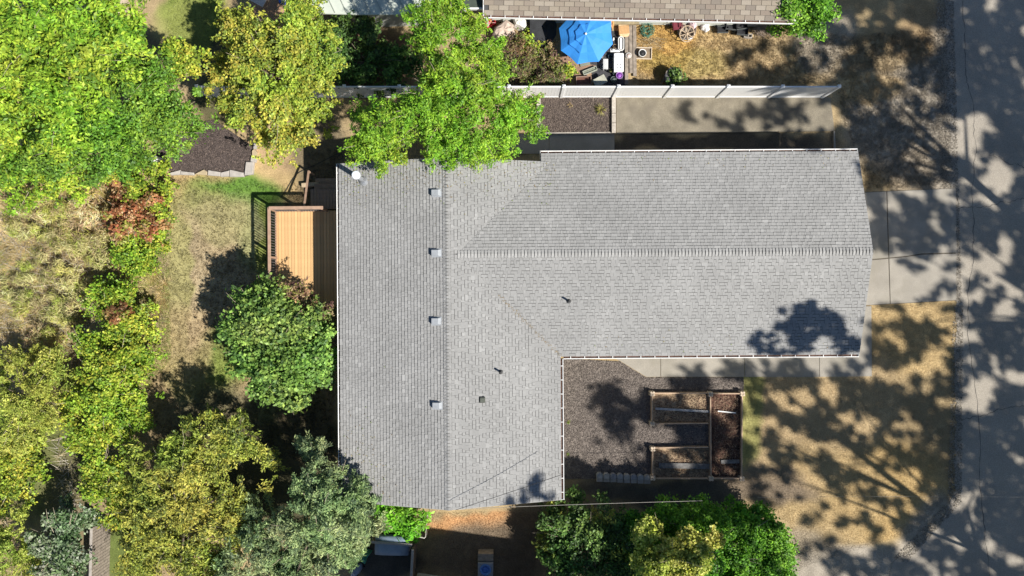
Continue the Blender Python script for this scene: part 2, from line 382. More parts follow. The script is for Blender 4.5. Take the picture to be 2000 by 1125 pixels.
def crown(name, parent, blobs, sp, dens=1.0, under=True):
    """blobs: (px, py, radius px, top height); clumps of leaves over and inside each dome"""
    S = SPEC[sp]; base = parent.location
    CP = []; CN = []; TT = []
    for (px, py, rp, zt) in blobs:
        rz = max(.5, min(zt*.55, rp*.03*.8)); zc = zt - rz
        c = P(px, py, zc + rz*.4); c.z = zc; r = rp*(CAM_H-zc)/F
        k = int(dens*2.7*math.pi*r*r/(math.pi*S['r']**2)) + 3
        d = RG.normal(0, 1, (k, 3)); d[:, 2] = np.abs(d[:, 2])*1.1 - .25; d /= np.linalg.norm(d, axis=1, keepdims=True)
        rad = np.clip(RG.uniform(.55, 1.08, k)**.6, 0, 1.1)
        lump = .82 + .36*vnoise(d[:, 0]*r*3+px, d[:, 1]*r*3+py, .9, 3)
        p = np.array(c) + d*(rad*lump)[:, None]*np.array([r, r, rz])
        nb_ = int(5 + r*5); ba = RG.uniform(0, 2*np.pi, nb_); bl_ = RG.uniform(.75, 1.28, nb_); bh = RG.uniform(.35, 1.0, nb_)
        wb = RG.integers(0, nb_, k); on = RG.uniform(0, 1, k) < .55
        tt_ = RG.uniform(.2, 1, k); aa_ = ba[wb] + RG.normal(0, .10, k)
        pb = np.stack([np.cos(aa_)*r*tt_*bl_[wb], np.sin(aa_)*r*tt_*bl_[wb], rz*(bh[wb]*np.sqrt(np.clip(1-.75*tt_**2, .05, 1))+.12) + RG.normal(0, .06, k)], 1) + np.array(c)
        p[on] = pb[on]
        CP.append(p); CN.append(d); TT.append(RG.uniform(0, 1, k))
    CP = np.concatenate(CP); CN = np.concatenate(CN); TT = np.concatenate(TT)
    CP[:, 2] = np.maximum(CP[:, 2], .15)
    SPR = S.get('spray'); extra_pos = None
    if SPR:
        keep0 = RG.uniform(0, 1, len(CP)) < .5
        k2 = RG.integers(0, len(CP), int(len(CP)*S['n']*.62/SPR[2]))
        sc = CP[k2] + RG.normal(0, S['r']*.55, (len(k2), 3))*np.array([1, 1, .6]); sc[:, 2] = np.maximum(sc[:, 2], .12)
        sd_ = CN[k2]*np.array([1, 1, .35]) + RG.normal(0, .38, (len(k2), 3)); sd_ /= np.linalg.norm(sd_, axis=1, keepdims=True)
        m = SPR[2]; uu = RG.uniform(-.5, .6, (len(k2), m, 1)); sl_ = (SPR[0]*RG.uniform(.6, 1.35, (len(k2), 1, 1)))
        extra_pos = (sc[:, None] + sd_[:, None]*uu*sl_ + RG.normal(0, 1, (len(k2), m, 3))*SPR[1]*(1.0-.7*np.clip(uu, -.2, .6))*np.array([1, 1, .6])).reshape(-1, 3)
        extra_dir = np.repeat(sd_, m, 0); extra_nrm = np.repeat(CN[k2]*.35, m, 0) + np.array([0, 0, .9]); extra_t = np.repeat(RG.uniform(0, 1, len(k2)), m)
        CPall = CP; CP = CP[keep0]; CN = CN[keep0]; TT = TT[keep0]
    n = S['n']; K = len(CP)
    rr = S['r']*RG.uniform(.5, 1.15, K)
    d = RG.normal(0, 1, (K, n, 3)); d /= np.linalg.norm(d, axis=2, keepdims=True)
    rad = RG.uniform(.35, 1.0, (K, n, 1))**.5
    tuft = 1 + .45*np.sign(np.sin(d[..., :1]*7+TT[:, None, None]*20))*RG.uniform(0, 1, (K, n, 1))
    pos = CP[:, None, :] + d*rad*tuft*rr[:, None, None]*np.array([1, 1, .75])
    nrm = d*.7 + CN[:, None, :]*.5 + np.array([0, 0, .75])
    pos = pos.reshape(-1, 3); nrm = nrm.reshape(-1, 3)
    keep = pos[:, 2] > .04; pos = pos[keep]; nrm = nrm[keep]
    ct = np.repeat(TT, n)[keep]; al = RG.normal(0, 1, pos.shape); dim = np.full(len(pos), .85 if SPR else 1.0)  # clumps behind the sprays coloured darker, painting in the shaded crown interior
    if extra_pos is not None:
        kk = extra_pos[:, 2] > .04
        pos = np.concatenate([pos, extra_pos[kk]]); nrm = np.concatenate([nrm, extra_nrm[kk]]); ct = np.concatenate([ct, extra_t[kk]])
        al = np.concatenate([al, extra_dir[kk]*1.2]); dim = np.concatenate([dim, np.ones(kk.sum())]); CP = CPall
    cols = np.array(S['cols']); K2 = len(pos)
    ci = np.where(RG.uniform(0, 1, K2) < .62, (ct*len(cols)).astype(int), RG.integers(0, len(cols), K2))
    cc = cols[ci]*RG.uniform(.6, 1.35, (K2, 1))*(.85+.35*fbm(pos[:, 0], pos[:, 1], 1.1, 17))[:, None]
    tv = fbm(pos[:, 0]+3, pos[:, 1]-5, 1.7, 57)[:, None]; tv = np.clip((tv-.3)*2.2, 0, 1)
    cc = cc*1.16*((1-tv)*np.array([.82, .95, .8]) + tv*np.array([1.22, 1.06, 1.1]))*dim[:, None]
    cc = np.clip(cc, 0, .75)
    q = leaf_quads(pos, nrm, S['L'], S['W'], cc, along=al) - np.array(base)
    return np_mesh(name, q, None, cc, M_leaf, parent), CP

def trunk(parent, base, CP, r0=.12, nl=9, mname='trunk', zt=None):
    mb = MB(); b = Vector(base); top = Vector(CP.mean(0)); top.z = CP[:, 2].mean()
    if zt: top.z = zt
    mid = b.lerp(top, .5) + Vector((rnd.uniform(-.15, .15), rnd.uniform(-.15, .15), 0))
    o = Vector(parent.location)
    mb.tube([b-o, b.lerp(mid, .5)-o, mid-o, top-o], [r0*1.25, r0, r0*.85, r0*.5], 8)
    mb2 = MB()
    for k in range(nl):
        e = Vector(CP[rnd.randrange(len(CP))]); s = b.lerp(top, rnd.uniform(.45, .95))
        m_ = s.lerp(e, .5) + Vector((rnd.uniform(-.2, .2), rnd.uniform(-.2, .2), rnd.uniform(.0, .35)))
        mb2.tube([s-o, m_-o, e-o], [r0*.5, r0*.3, r0*.1], 5)
    mb.build(mname, M_bark, parent, True)
    if nl: mb2.build('limbs', M_bark, parent, True)
    if nl >= 9 and len(CP) > 60:
        mt = MB()
        for k in range(min(46, len(CP)//9)):
            e = Vector(CP[rnd.randrange(len(CP))]); d = (e - top); d.z *= .3; d.normalize()
            p0 = e - d*rnd.uniform(.3, .8) - Vector((0, 0, .1)); p1 = e + d*.1 + Vector((0, 0, .14)); p2 = e + d*rnd.uniform(.3, .6) + Vector((rnd.uniform(-.1, .1), rnd.uniform(-.1, .1), .2))
            mt.tube([p0-o, p1-o, p2-o], [.016, .011, .005], 4)
        stuff(mt.build('twigs', M_twig, parent))

def plant(name, label, cat, blobs, sp, group=None, r0=.1, dens=1.0, base=None, nl=9, crown_name='crown', extra=None):
    bx = base or (sum(b[0] for b in blobs)/len(blobs), sum(b[1] for b in blobs)/len(blobs))
    zt = sum(b[3] for b in blobs)/len(blobs)
    g = P(bx[0], bx[1], zt*.5); g.z = 0
    t = thing(name, label, cat, g, 0, group)
    o, CP = crown(crown_name, t, blobs, sp, dens)
    if extra:
        for (nm, bl, sp2, dn) in extra: crown(nm, t, bl, sp2, dn)
    trunk(t, g, CP, r0, nl, 'trunk' if zt > 3 else 'stem')
    return t

plant('ash_tree', 'large bright green tree filling the top left corner of the yard', 'tree',
      [(40,40,95,8),(150,40,85,8.3),(90,130,100,8.5),(190,120,80,8),(30,210,90,7.6),(130,220,70,7.6),(235,50,38,7),(235,90,35,6.8),(20,120,80,8)], 'ash', r0=.28, dens=1.2)
plant('leafy_tree', 'mid green spreading tree beside the dark mulch bed, right of the bright corner tree', 'tree',
      [(250,190,75,6.2),(330,190,62,5.8),(300,245,60,5.2),(210,270,70,5.6),(120,290,70,5.2),(345,240,40,4.8),(250,300,42,4.2)], 'green', r0=.2,
      extra=[('yellow_branch', [(365,120,32,5),(345,105,24,5)], 'vine', 1)])
plant('leaning_shrub', 'yellow green shrub below the large corner tree at the left edge', 'shrub',
      [(50,330,65,3.6),(120,345,48,3),(20,280,60,4)], 'ash', r0=.1)
plant('plum_tree', 'yellow green fruit tree with ochre leaves between the mulch bed and the white fence', 'tree',
      [(500,95,66,5.4),(570,75,66,5.4),(612,125,48,5),(530,160,80,5.8),(480,200,55,5),(560,225,66,5.2),(590,180,55,5.2),(470,65,40,4.6),(625,75,35,4.4),(540,268,40,4),(600,240,34,3.8),(440,130,28,4)], 'plum', r0=.17, dens=.82,
      extra=[('outer_sprays', [(455,40,26,4.2),(590,35,40,4.4),(640,110,22,4.2),(640,155,18,4),(430,180,26,4)], 'plum', .5)])
plant('locust_tree', 'airy bright green tree overhanging the grey roof and the white fence', 'tree',
      [(870,110,62,7),(850,40,50,6.5),(895,170,66,7.2),(790,215,56,6.6),(850,225,66,7),(950,215,66,6.8),(1005,225,42,6.2),(735,250,44,6),(715,280,30,5.6),(935,265,50,6),(780,280,42,5.6),(860,290,36,5.2),(930,110,44,6),(905,60,40,6),(1000,255,34,5.6),(960,150,34,6),(940,300,24,5)], 'locust', r0=.2, base=(880,225),
      extra=[('hanging_sprays', [(700,300,16,5),(745,312,16,4.8),(1040,235,18,5.6),(1048,262,12,5.4),(955,318,12,4.9),(985,300,16,5),(890,10,34,6),(695,225,18,5),(880,320,12,4.8)], 'locust', .6)])
plant('maple_tree', 'round deep green tree at the south corner of the wooden deck', 'tree',
      [(545,640,62,3.9),(500,605,45,3.6),(600,695,45,3.5),(480,650,38,3.2),(590,630,46,3.6),(560,715,55,3.5),(530,745,38,3),(575,760,34,2.6),(490,700,34,3),(520,575,30,3.2),(625,720,26,2.8)], 'maple', r0=.12,
      extra=[('purple_twigs', [(590,572,20,2.9),(622,600,26,2.9),(640,640,18,2.7),(570,560,14,2.8)], 'mixed', .45)])
plant('vine_hedge', 'long yellow green vine hedge running down between meadow and lawn', 'hedge',
      [(235,605,52,2.3),(205,575,28,1.8),(255,650,46,2.2),(225,700,60,2.6),(250,760,46,2.3),(205,770,58,2.8),(185,830,54,2.8),(240,820,46,2.4),(200,890,48,2.6),(215,950,44,2.4),(235,1000,36,2.2),(160,780,34,2.3),(275,700,26,1.6)], 'vine', r0=.06,
      extra=[('dry_patch', [(228,608,22,2.45)], 'autumn', .8)])
plant('berry_bush', 'bush with red brown wilted leaves between the meadow and the lawn', 'bush',
      [(265,400,52,1.9),(245,440,40,1.8),(285,440,36,1.6),(240,370,34,1.7)], 'autumn', r0=.05,
      extra=[('green_shoots', [(285,350,44,1.9),(312,400,24,1.4),(305,440,22,1.3),(260,490,42,1.4),(300,490,26,1.1),(230,330,34,1.8)], 'vine', .9)])
plant('sprig_tree', 'olive green tree with long pointed sprays in the lower left', 'tree',
      [(390,880,66,4.1),(450,850,40,4.1),(262,1075,30,2.9),(258,1115,28,2.6),(330,930,62,3.8),(400,950,80,3.9),(300,1000,62,3.4),(380,1040,80,3.4),(310,1080,56,2.9),(400,1110,60,2.9),(460,1020,50,3.3),(268,1010,30,2.7)], 'sprig', r0=.18,
      extra=[('long_sprays', [(400,830,16,3.7),(440,830,16,3.7),(500,870,20,3.7),(525,900,14,3.5),(275,900,20,3.3),(350,870,22,3.7),(240,960,20,2.7),(520,950,18,3.4)], 'sprig', .6)])
plant('spruce_tree', 'tall blue green conifer at the lower left corner of the grey roof', 'tree',
      [(655,985,60,5.9),(620,935,46,5.2),(600,1010,56,5.1),(690,1030,48,4.7),(640,1070,56,4.7),(560,1060,52,4.1),(600,1100,46,3.9),(700,980,36,4.7),(605,880,24,4.1),(715,1010,26,4.1)], 'spruce', r0=.18, dens=1.15,
      extra=[('outer_branches', [(730,1030,20,3.4),(690,1080,30,3.2),(500,1000,26,2.8)], 'spruce', .8)])
plant('spruce_tree', 'low pale blue green conifer at the bottom edge, left of the tall one', 'tree',
      [(490,1085,46,4),(530,1110,40,3.8),(460,1110,34,3.4),(510,1040,34,3.4),(560,1115,34,3.6)], 'spruce', r0=.1)
plant('weeping_bush', 'feathery pale green bush at the left edge beside the vine hedge', 'bush',
      [(50,770,70,3),(95,735,40,2.6),(30,840,50,2.7),(100,800,40,2.6),(20,720,36,2.2)], 'weedy', r0=.07,
      extra=[('long_sprays', [(110,690,14,1.9),(135,740,14,2),(70,690,14,2)], 'weedy', .5)])
plant('silver_shrub', 'grey green shrub with pale leaves beside the old wooden fence', 'shrub',
      [(132,1018,42,2.8),(138,1075,34,2.8),(100,1060,34,2.5),(135,1115,30,2.6),(110,1100,36,2.5)], 'silver', r0=.06)
plant('yellow_shrub', 'yellow green shrub in the bottom left corner', 'shrub',
      [(30,1090,52,2.6),(75,1110,40,2.4),(15,1030,36,2.2)], 'weedy', r0=.06)
plant('shaded_shrub', 'low yellow green shrub at the left edge under the feathery bush', 'shrub',
      [(20,890,36,1.6),(60,900,30,1.4),(15,960,36,1.6)], 'vine', r0=.05)
plant('rhubarb_plant', 'vivid green large leaved plant at the foot of the grey roof', 'plant',
      [(775,1008,32,1.4),(750,1000,22,1.3),(805,1015,26,1.3),(790,1035,22,1.1)], 'sumac', r0=.04)
plant('laurel_shrub', 'dark green shrub below the pale metal roof', 'shrub',
      [(695,48,36,2.2),(720,62,24,2)], 'dark', r0=.05)
plant('laurel_shrub', 'dark shaded shrub row behind the white fence, right of the fruit tree', 'shrub',
      [(690,125,44,1.9),(745,130,46,1.9),(790,125,34,1.8),(660,110,26,1.6),(650,60,26,1.5)], 'dark', r0=.05)
plant('rose_bush', 'tangled brown and green bush between locust tree and blue umbrella', 'bush',
      [(1050,120,38,1.2),(1085,130,28,1),(1020,140,34,1),(1060,150,34,.8)], 'mixed', r0=.03, dens=.8,
      extra=[('green_shoots', [(1105,142,12,.7),(1002,132,13,1.0),(1030,85,14,1.1)], 'vine', .8)])
plant('purple_shrub', 'dark purplish shrub beside the bright overhanging tree, above the white fence', 'shrub',
      [(1010,95,28,1.5),(1000,115,30,1.4)], 'mixed', r0=.03, dens=.9)
plant('laurel_bush', 'bright green bush at the corner of the brown shingled roof', 'bush',
      [(1575,22,36,3),(1600,5,34,3),(1560,50,22,2),(1530,50,20,1.5),(1588,38,24,2.4),(1545,15,26,3.1)], 'box', r0=.06)
plant('mixed_hedge', 'loose dark green shrubs at the left end of the bottom hedge', 'hedge',
      [(1110,1020,50,2.4),(1170,1030,52,2.6),(1080,1070,36,2.1),(1150,1080,56,2.7),(1210,1060,44,2.6),(1200,1110,44,2.6),(1100,1110,34,2.2)], 'dark', r0=.05,
      extra=[('olive_sprays', [(1065,1058,22,1.7),(1090,1000,20,1.6),(1180,1010,20,2.2),(1220,1090,24,2.6)], 'sprig', .7)])
plant('box_hedge', 'clipped rounded green hedge along the bottom edge by the dry lawn', 'hedge',
      [(1450,1060,62,2.9),(1500,1080,50,2.8),(1395,1040,48,2.8),(1340,1040,44,2.8),(1280,1035,38,2.6),(1440,1110,66,3),(1510,1120,42,2.7),(1380,1100,56,3),(1300,1110,56,2.9),(1245,1040,34,2.3),(1420,1020,40,2.5),(1480,1035,44,2.5),(1520,1075,34,2.4),(1330,1075,60,2.7),(1480,1110,60,2.8),(1260,1090,44,2.7),(1365,1020,40,2.4),(1300,1020,34,2.3)], 'box', r0=.06, dens=1.25)
plant('golden_shrub', 'bright yellow leaved shrub growing in the middle of the bottom hedge', 'shrub',
      [(1270,1050,26,4.1),(1300,1075,30,4.2),(1350,1085,34,4.3),(1265,1085,24,4.0),(1330,1110,38,4.3),(1375,1075,22,4.2),(1280,1115,30,4.2),(1393,1050,14,4.1),(1262,1028,14,3.9),(1345,1050,16,4.1)], 'yellow', r0=.05, dens=1.3)

for (bx_, by_, br2, hh, lab) in [(55,420,48,.9,'straw coloured brush at the upper left of the meadow'),(150,425,50,.9,'pale dry brush beside the red brown bush, upper side'),(110,500,55,1.0,'pale dry brush in the middle of the meadow'),
        (40,560,45,.8,'dry brush at the left edge of the meadow'),(130,580,45,.9,'long pale dry grass clump left of the white block'),(180,490,38,.9,'dry brush against the lower side of the red brown bush'),(90,640,40,.8,'dry brush just above the feathery bush')]:
    plant('dry_brush', lab, 'brush', [(bx_,by_,br2,hh),(bx_+22,by_-18,br2*.6,hh*.8)], 'straw', 'dry brush in the meadow', r0=.02, dens=.55, nl=3)
def tuft(name, label, cat, px, py, col, n=26, L=.35, grp=None, z=0):
    t = thing(name, label, cat, P(px, py, z), 0, grp); mb = MB(); mb2 = MB()
    for k in range(n):
        a = rnd.uniform(0, 6.283); h = rnd.uniform(.3, 1)*L; o = rnd.uniform(.35, 1)*L; w_ = .012
        d = Vector((math.cos(a), math.sin(a), 0)); s = Vector((-d.y, d.x, 0))*w_
        m_ = d*o*.55 + Vector((0, 0, h*.8)); e = d*o + Vector((0, 0, h*.55))
        (mb if k % 3 else mb2).quad(-s, s, m_+s, m_-s, col); (mb if k % 3 else mb2).poly([m_-s, m_+s, e], col)
    mb.build('blades', M_leaf, t)
    for f in range(len(mb2.c)): mb2.c[f] = (.42,.33,.15)
    mb2.build('dry_blades', M_leaf, t); return t
tuft('grass_clump', 'arching yellow green grass clump in the mulch beside the concrete pad', 'plant', 1172, 216, (.34,.33,.10), 60, .42)
tuft('dead_plant', 'small dried plant in the mulch below the white fence', 'plant', 1113, 206, (.45,.33,.18), 24, .22)
tuft('seedling', 'small green seedling against the house wall in the mulch, upper of two', 'plant', 1110, 824, (.26,.42,.06), 30, .16)
tuft('seedling', 'small green seedling against the house wall in the mulch, lower of two', 'plant', 1109, 887, (.24,.40,.06), 24, .13)

# ------------------------------------------------------------------ grass blades, meadow, mulch chips
def in_any(px, py, polys):
    m = np.zeros(px.shape, bool)
    for poly in polys:
        c = np.zeros(px.shape, bool); n = len(poly)
        for i in range(n):
            x1, y1 = poly[i]; x2, y2 = poly[i-1]
            if y1 == y2: continue
            c ^= ((y1 > py) != (y2 > py)) & (px < (x2-x1)*(py-y1)/(y2-y1)+x1)
        m |= c
    return m
def scatter(n, polys):
    out = []; xs = [p[0] for q in polys for p in q]; ys = [p[1] for q in polys for p in q]
    tot = 0
    while tot < n:
        x = RG.uniform(min(xs), max(xs), n); y = RG.uniform(min(ys), max(ys), n)
        k = in_any(x, y, polys); out.append(np.stack([x[k], y[k]], 1)); tot += k.sum()
    a = np.concatenate(out)[:n]
    return (a[:, 0]-1000)*CAM_H/F, (562.5-a[:, 1])*CAM_H/F
def blades(name, polys, n, L, W, lean, jit=.3, tint=None, z0=0.0, cols=None, tuft_n=0, tr=.25):
    if tuft_n:
        cx, cy = scatter(n//tuft_n, polys); m = len(cx); n = m*tuft_n
        a = RG.uniform(0, 2*np.pi, n); a = np.where(RG.uniform(0, 1, n) < .6, np.repeat(RG.uniform(0, 6.28, m), tuft_n)+RG.normal(0, .5, n), a)
        rr = np.repeat(tr*RG.uniform(.3, 1.3, m), tuft_n)*RG.uniform(0, 1, n)**.7
        x = np.repeat(cx, tuft_n)+np.cos(a)*rr; y = np.repeat(cy, tuft_n)+np.sin(a)*rr
    else:
        x, y = scatter(n, polys); a = RG.uniform(0, 2*np.pi, n)
    l = L*RG.uniform(.4, 1.3, n)
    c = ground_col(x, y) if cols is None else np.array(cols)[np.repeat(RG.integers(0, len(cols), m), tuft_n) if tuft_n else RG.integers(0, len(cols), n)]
    if tint is not None: c = c*(1-tint[1]) + np.array(tint[0])*tint[1]
    c = c*RG.uniform(1-jit, 1+jit, (n, 1))
    d = np.stack([np.cos(a), np.sin(a)], 1); s = np.stack([-d[:, 1], d[:, 0]], 1)*W/2
    b = np.stack([x, y, np.full(n, z0)], 1)
    v0 = b.copy(); v0[:, :2] -= s; v1 = b.copy(); v1[:, :2] += s
    t = b.copy(); t[:, :2] += d*(l*lean)[:, None]; t[:, 2] += l*math.sqrt(max(.02, 1-lean*lean))
    return stuff(np_mesh(name, np.stack([v0, v1, t], 1), None, c, M_leaf))
LAWN_W = [[(300,340),(490,350),(520,360),(600,360),(600,300),(660,290),(660,420),(520,400),(525,600),(650,760),(650,900),(300,900),(290,560),(330,440)]]
blades('lawn_grass', LAWN_W, 90000, .085, .024, .75, tuft_n=12, tr=.09)
blades('dry_lawn_grass', [[(1225,45),(1500,50),(1640,70),(1840,60),(1855,360),(1690,370),(1640,195),(1640,165),(1240,165)]], 70000, .11, .024, .8, tuft_n=14, tr=.12)
blades('front_lawn_grass', [[(1702,598),(1860,590),(1866,960),(1780,1040),(1560,1110),(1540,1020),(1455,990),(1110,990),(1110,950),(1455,940),(1455,740),(1700,738)]], 90000, .05, .02, .85, jit=.16)
x, y = scatter(9000, [[(1828,-5),(1862,-5),(1878,590),(1864,590),(1850,370),(1836,370)],[(1862,596),(1880,596),(1878,980),(1770,1100),(1745,1090),(1850,980)]])
pos_ = np.stack([x, y, np.full(9000, .02)+RG.uniform(0, .012, 9000)], 1)
stuff(np_mesh('roadside_gravel', leaf_quads(pos_, np.tile([0, 0, 1.], (9000, 1)), .06, .045, None, .4), None, np.array([(.30,.27,.22),(.22,.19,.15),(.38,.34,.28),(.14,.12,.09)])[RG.integers(0, 4, 9000)], mat('gravel_chip', (0,0,0), attr=True, var=.1, rough=.9)))
blades('shaded_lawn_grass', [[(330,0),(440,0),(420,90),(320,90)],[(800,1000),(1080,1000),(1040,1125),(820,1125)]], 14000, .07, .022, .75)
MEADOW = [[(0,380),(120,340),(230,370),(220,520),(300,520),(330,560),(300,620),(170,560),(150,700),(120,720),(0,700)]]
blades('meadow_grass', MEADOW, 60000, .36, .03, .8, cols=[(.60,.48,.24),(.50,.42,.15),(.36,.26,.16),(.68,.56,.31),(.36,.40,.08),(.56,.42,.21),(.64,.50,.24)], tuft_n=40, tr=.3)
blades('meadow_stalks', [[(0,380),(220,380),(220,520),(160,700),(0,720)],[(130,850),(165,1000),(130,1010),(110,860)]], 2600, .8, .03, .85, cols=[(.46,.42,.34),(.34,.30,.27),(.50,.42,.26)])
blades('bank_grass', [[(265,520),(330,520),(335,700),(290,760),(270,760)],[(240,500),(330,480),(320,560)]], 6000, .2, .02, .8, cols=[(.33,.34,.10),(.26,.32,.07),(.42,.36,.16)])

BEDS = [('mulch', [(306,300),(330,245),(420,235),(500,290),(495,340),(478,345),(400,341),(312,332)], [(.085,.066,.06),(.06,.047,.043),(.12,.095,.085),(.17,.13,.11)], 7000, .05),
        ('mulch', [(1056,190),(1196,191),(1196,259),(1056,261)], [(.10,.078,.068),(.07,.055,.05),(.15,.12,.10),(.20,.16,.13)], 5000, .05),
        ('mulch', [(1095,700),(1212,706),(1262,737),(1452,737),(1452,768),(1386,769),(1386,934),(1103,935),(1095,930)], [(.165,.14,.122),(.12,.10,.09),(.23,.195,.17),(.09,.075,.068)], 26000, .03)]
for nm, poly, cols, n, z in BEDS:
    mb = MB(); pts = [P(a, b) for a, b in poly]; pts = [(p.x, p.y) for p in pts][::-1]
    mb.prism(pts, -.02, z)
    struct('garden_bed', mb, mat('mulch_%g' % cols[0][0], cols[0], var=.35, scale=6, fine=.4, bscale=28, bump=.9))
    x, y = scatter(n, [poly]); l = RG.uniform(.02, .075, n)
    pos = np.stack([x, y, np.full(n, z+.012)+RG.uniform(0, .015, n)], 1)
    q = leaf_quads(pos, np.tile([0, 0, 1.], (n, 1)), .075, .028, None, .35)
    cc = np.array(cols)[RG.integers(0, len(cols), n)]*RG.uniform(.7, 1.35, (n, 1))
    stuff(np_mesh('mulch_chips', q, None, cc, mat('wood_chip', (0,0,0), attr=True, var=.1, rough=.9)))

# ------------------------------------------------------------------ the house
TH = math.radians(.4)
XW, XE, XR, ZR = -7.76, 2.25, -2.755, 4.40      # wing: eaves, ridge
YT, YB = 5.56, -9.40
YN, YS, YM, ZM, XX = 6.08, -3.17, 1.455, 4.29, 15.37
ZE = 3.05
slope = (ZR-ZE)/(XR-XW)
house = thing('grey_roof_house', 'low T shaped house with a light grey shingled roof filling the middle of the yard', 'house', (0, 0, 0), TH)
XV = XR + (ZR-ZM)/slope              # x where the main ridge meets the wing's slope
roof = None
G1 = (.285,.284,.277)
def slope_def(kind):
    # returns frame: origin, u dir, v dir (downslope), run length, and limits(v_plan)->(u0,u1)
    if kind == 'W': return Vector((XR,YB,ZR)), Vector((0,1,0)), Vector((-1,0,-slope)), XR-XW-.13
    if kind == 'E': return Vector((XR,YB,ZR)), Vector((0,1,0)), Vector((1,0,-slope)), XE-XR-.13
    if kind == 'N': return Vector((0,YM,ZM)), Vector((1,0,0)), Vector((0,1,-slope)), YN-YM-.13
    return Vector((0,YM,ZM)), Vector((1,0,0)), Vector((0,-1,-slope)), YM-YS-.13
def limits(kind, v):
    if kind == 'W': return [(0, YT-YB)]
    if kind == 'E':
        d = XR + v - XV          # half width of excluded zone
        if d <= 0: return [(0, YT-YB)]
        a = YM - d - YB; b = YM + d - YB
        return [(0, a), (min(b, YT-YB), YT-YB)]
    # main slopes
    x0 = XV + v
    if kind == 'N' and YM + v > YT: x0 = 1.32
    return [(x0, XX)]
def tab_faces(mb, M, w0a, w1a, w0b, w1b, ex, t, tone, dark):
    """one shingle tab: upslope edge spans w0a..w1a, butt edge w0b..w1b, in the slope frame"""
    h0 = .004; e2 = ex+.0
    if w1a-w0a > .03 and w1b-w0b > .03: w0a += .006; w0b += .006
    k = .20 if dark else 0
    T = lambda x, y, z: tuple(M @ Vector((x, y, z)))
    a0 = T(w0a, 0, h0); a1 = T(w1a, 0, h0); b0 = T(w0b, e2, t); b1 = T(w1b, e2, t)
    c0 = T(w0b, e2, 0); c1 = T(w1b, e2, 0); d0 = T(w0a, 0, -.002); d1 = T(w1a, 0, -.002)
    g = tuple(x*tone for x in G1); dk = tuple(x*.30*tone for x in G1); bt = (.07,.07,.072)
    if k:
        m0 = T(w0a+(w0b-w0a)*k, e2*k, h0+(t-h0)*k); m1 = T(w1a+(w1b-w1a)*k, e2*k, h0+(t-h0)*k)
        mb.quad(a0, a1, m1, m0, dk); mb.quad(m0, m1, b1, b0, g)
    else: mb.quad(a0, a1, b1, b0, g)
    mb.quad(b0, b1, c1, c0, bt); mb.quad(a0, b0, c0, d0, bt); mb.quad(b1, a1, d1, c1, bt)
deck_mb = MB()
V = Vector
def RP(x, y, z): return V((x, y, z-.012))
IN = .125; ZI = ZE+slope*IN; yv = YM-(XE-XV); xn = XV+(YT-YM)
deck_mb.poly([RP(XR,YB,ZR), RP(XR,YT,ZR), RP(XW+IN,YT,ZI), RP(XW+IN,YB,ZI)])
deck_mb.poly([RP(XR,YB,ZR), RP(XE-IN,YB,ZI), RP(XE-IN,yv+IN,ZI), RP(XV,YM,ZM), RP(xn,YT,ZM-slope*(YT-YM)), RP(XR,YT,ZR)])
deck_mb.poly([RP(XV,YM,ZM), RP(XX,YM,ZM), RP(XX,YN-IN,ZI), RP(1.3,YN-IN,ZI), RP(1.3,YT,ZM-slope*(YT-YM)), RP(xn,YT,ZM-slope*(YT-YM))])
deck_mb.poly([RP(XV,YM,ZM), RP(XE-IN,yv+IN,ZI), RP(XX,YS+IN,ZI), RP(XX,YM,ZM)])
roof = deck_mb.build('roof', mat('roof_felt', (.06,.06,.062)), house)
field = MB(); singles = []; cache = {}
EX = .142
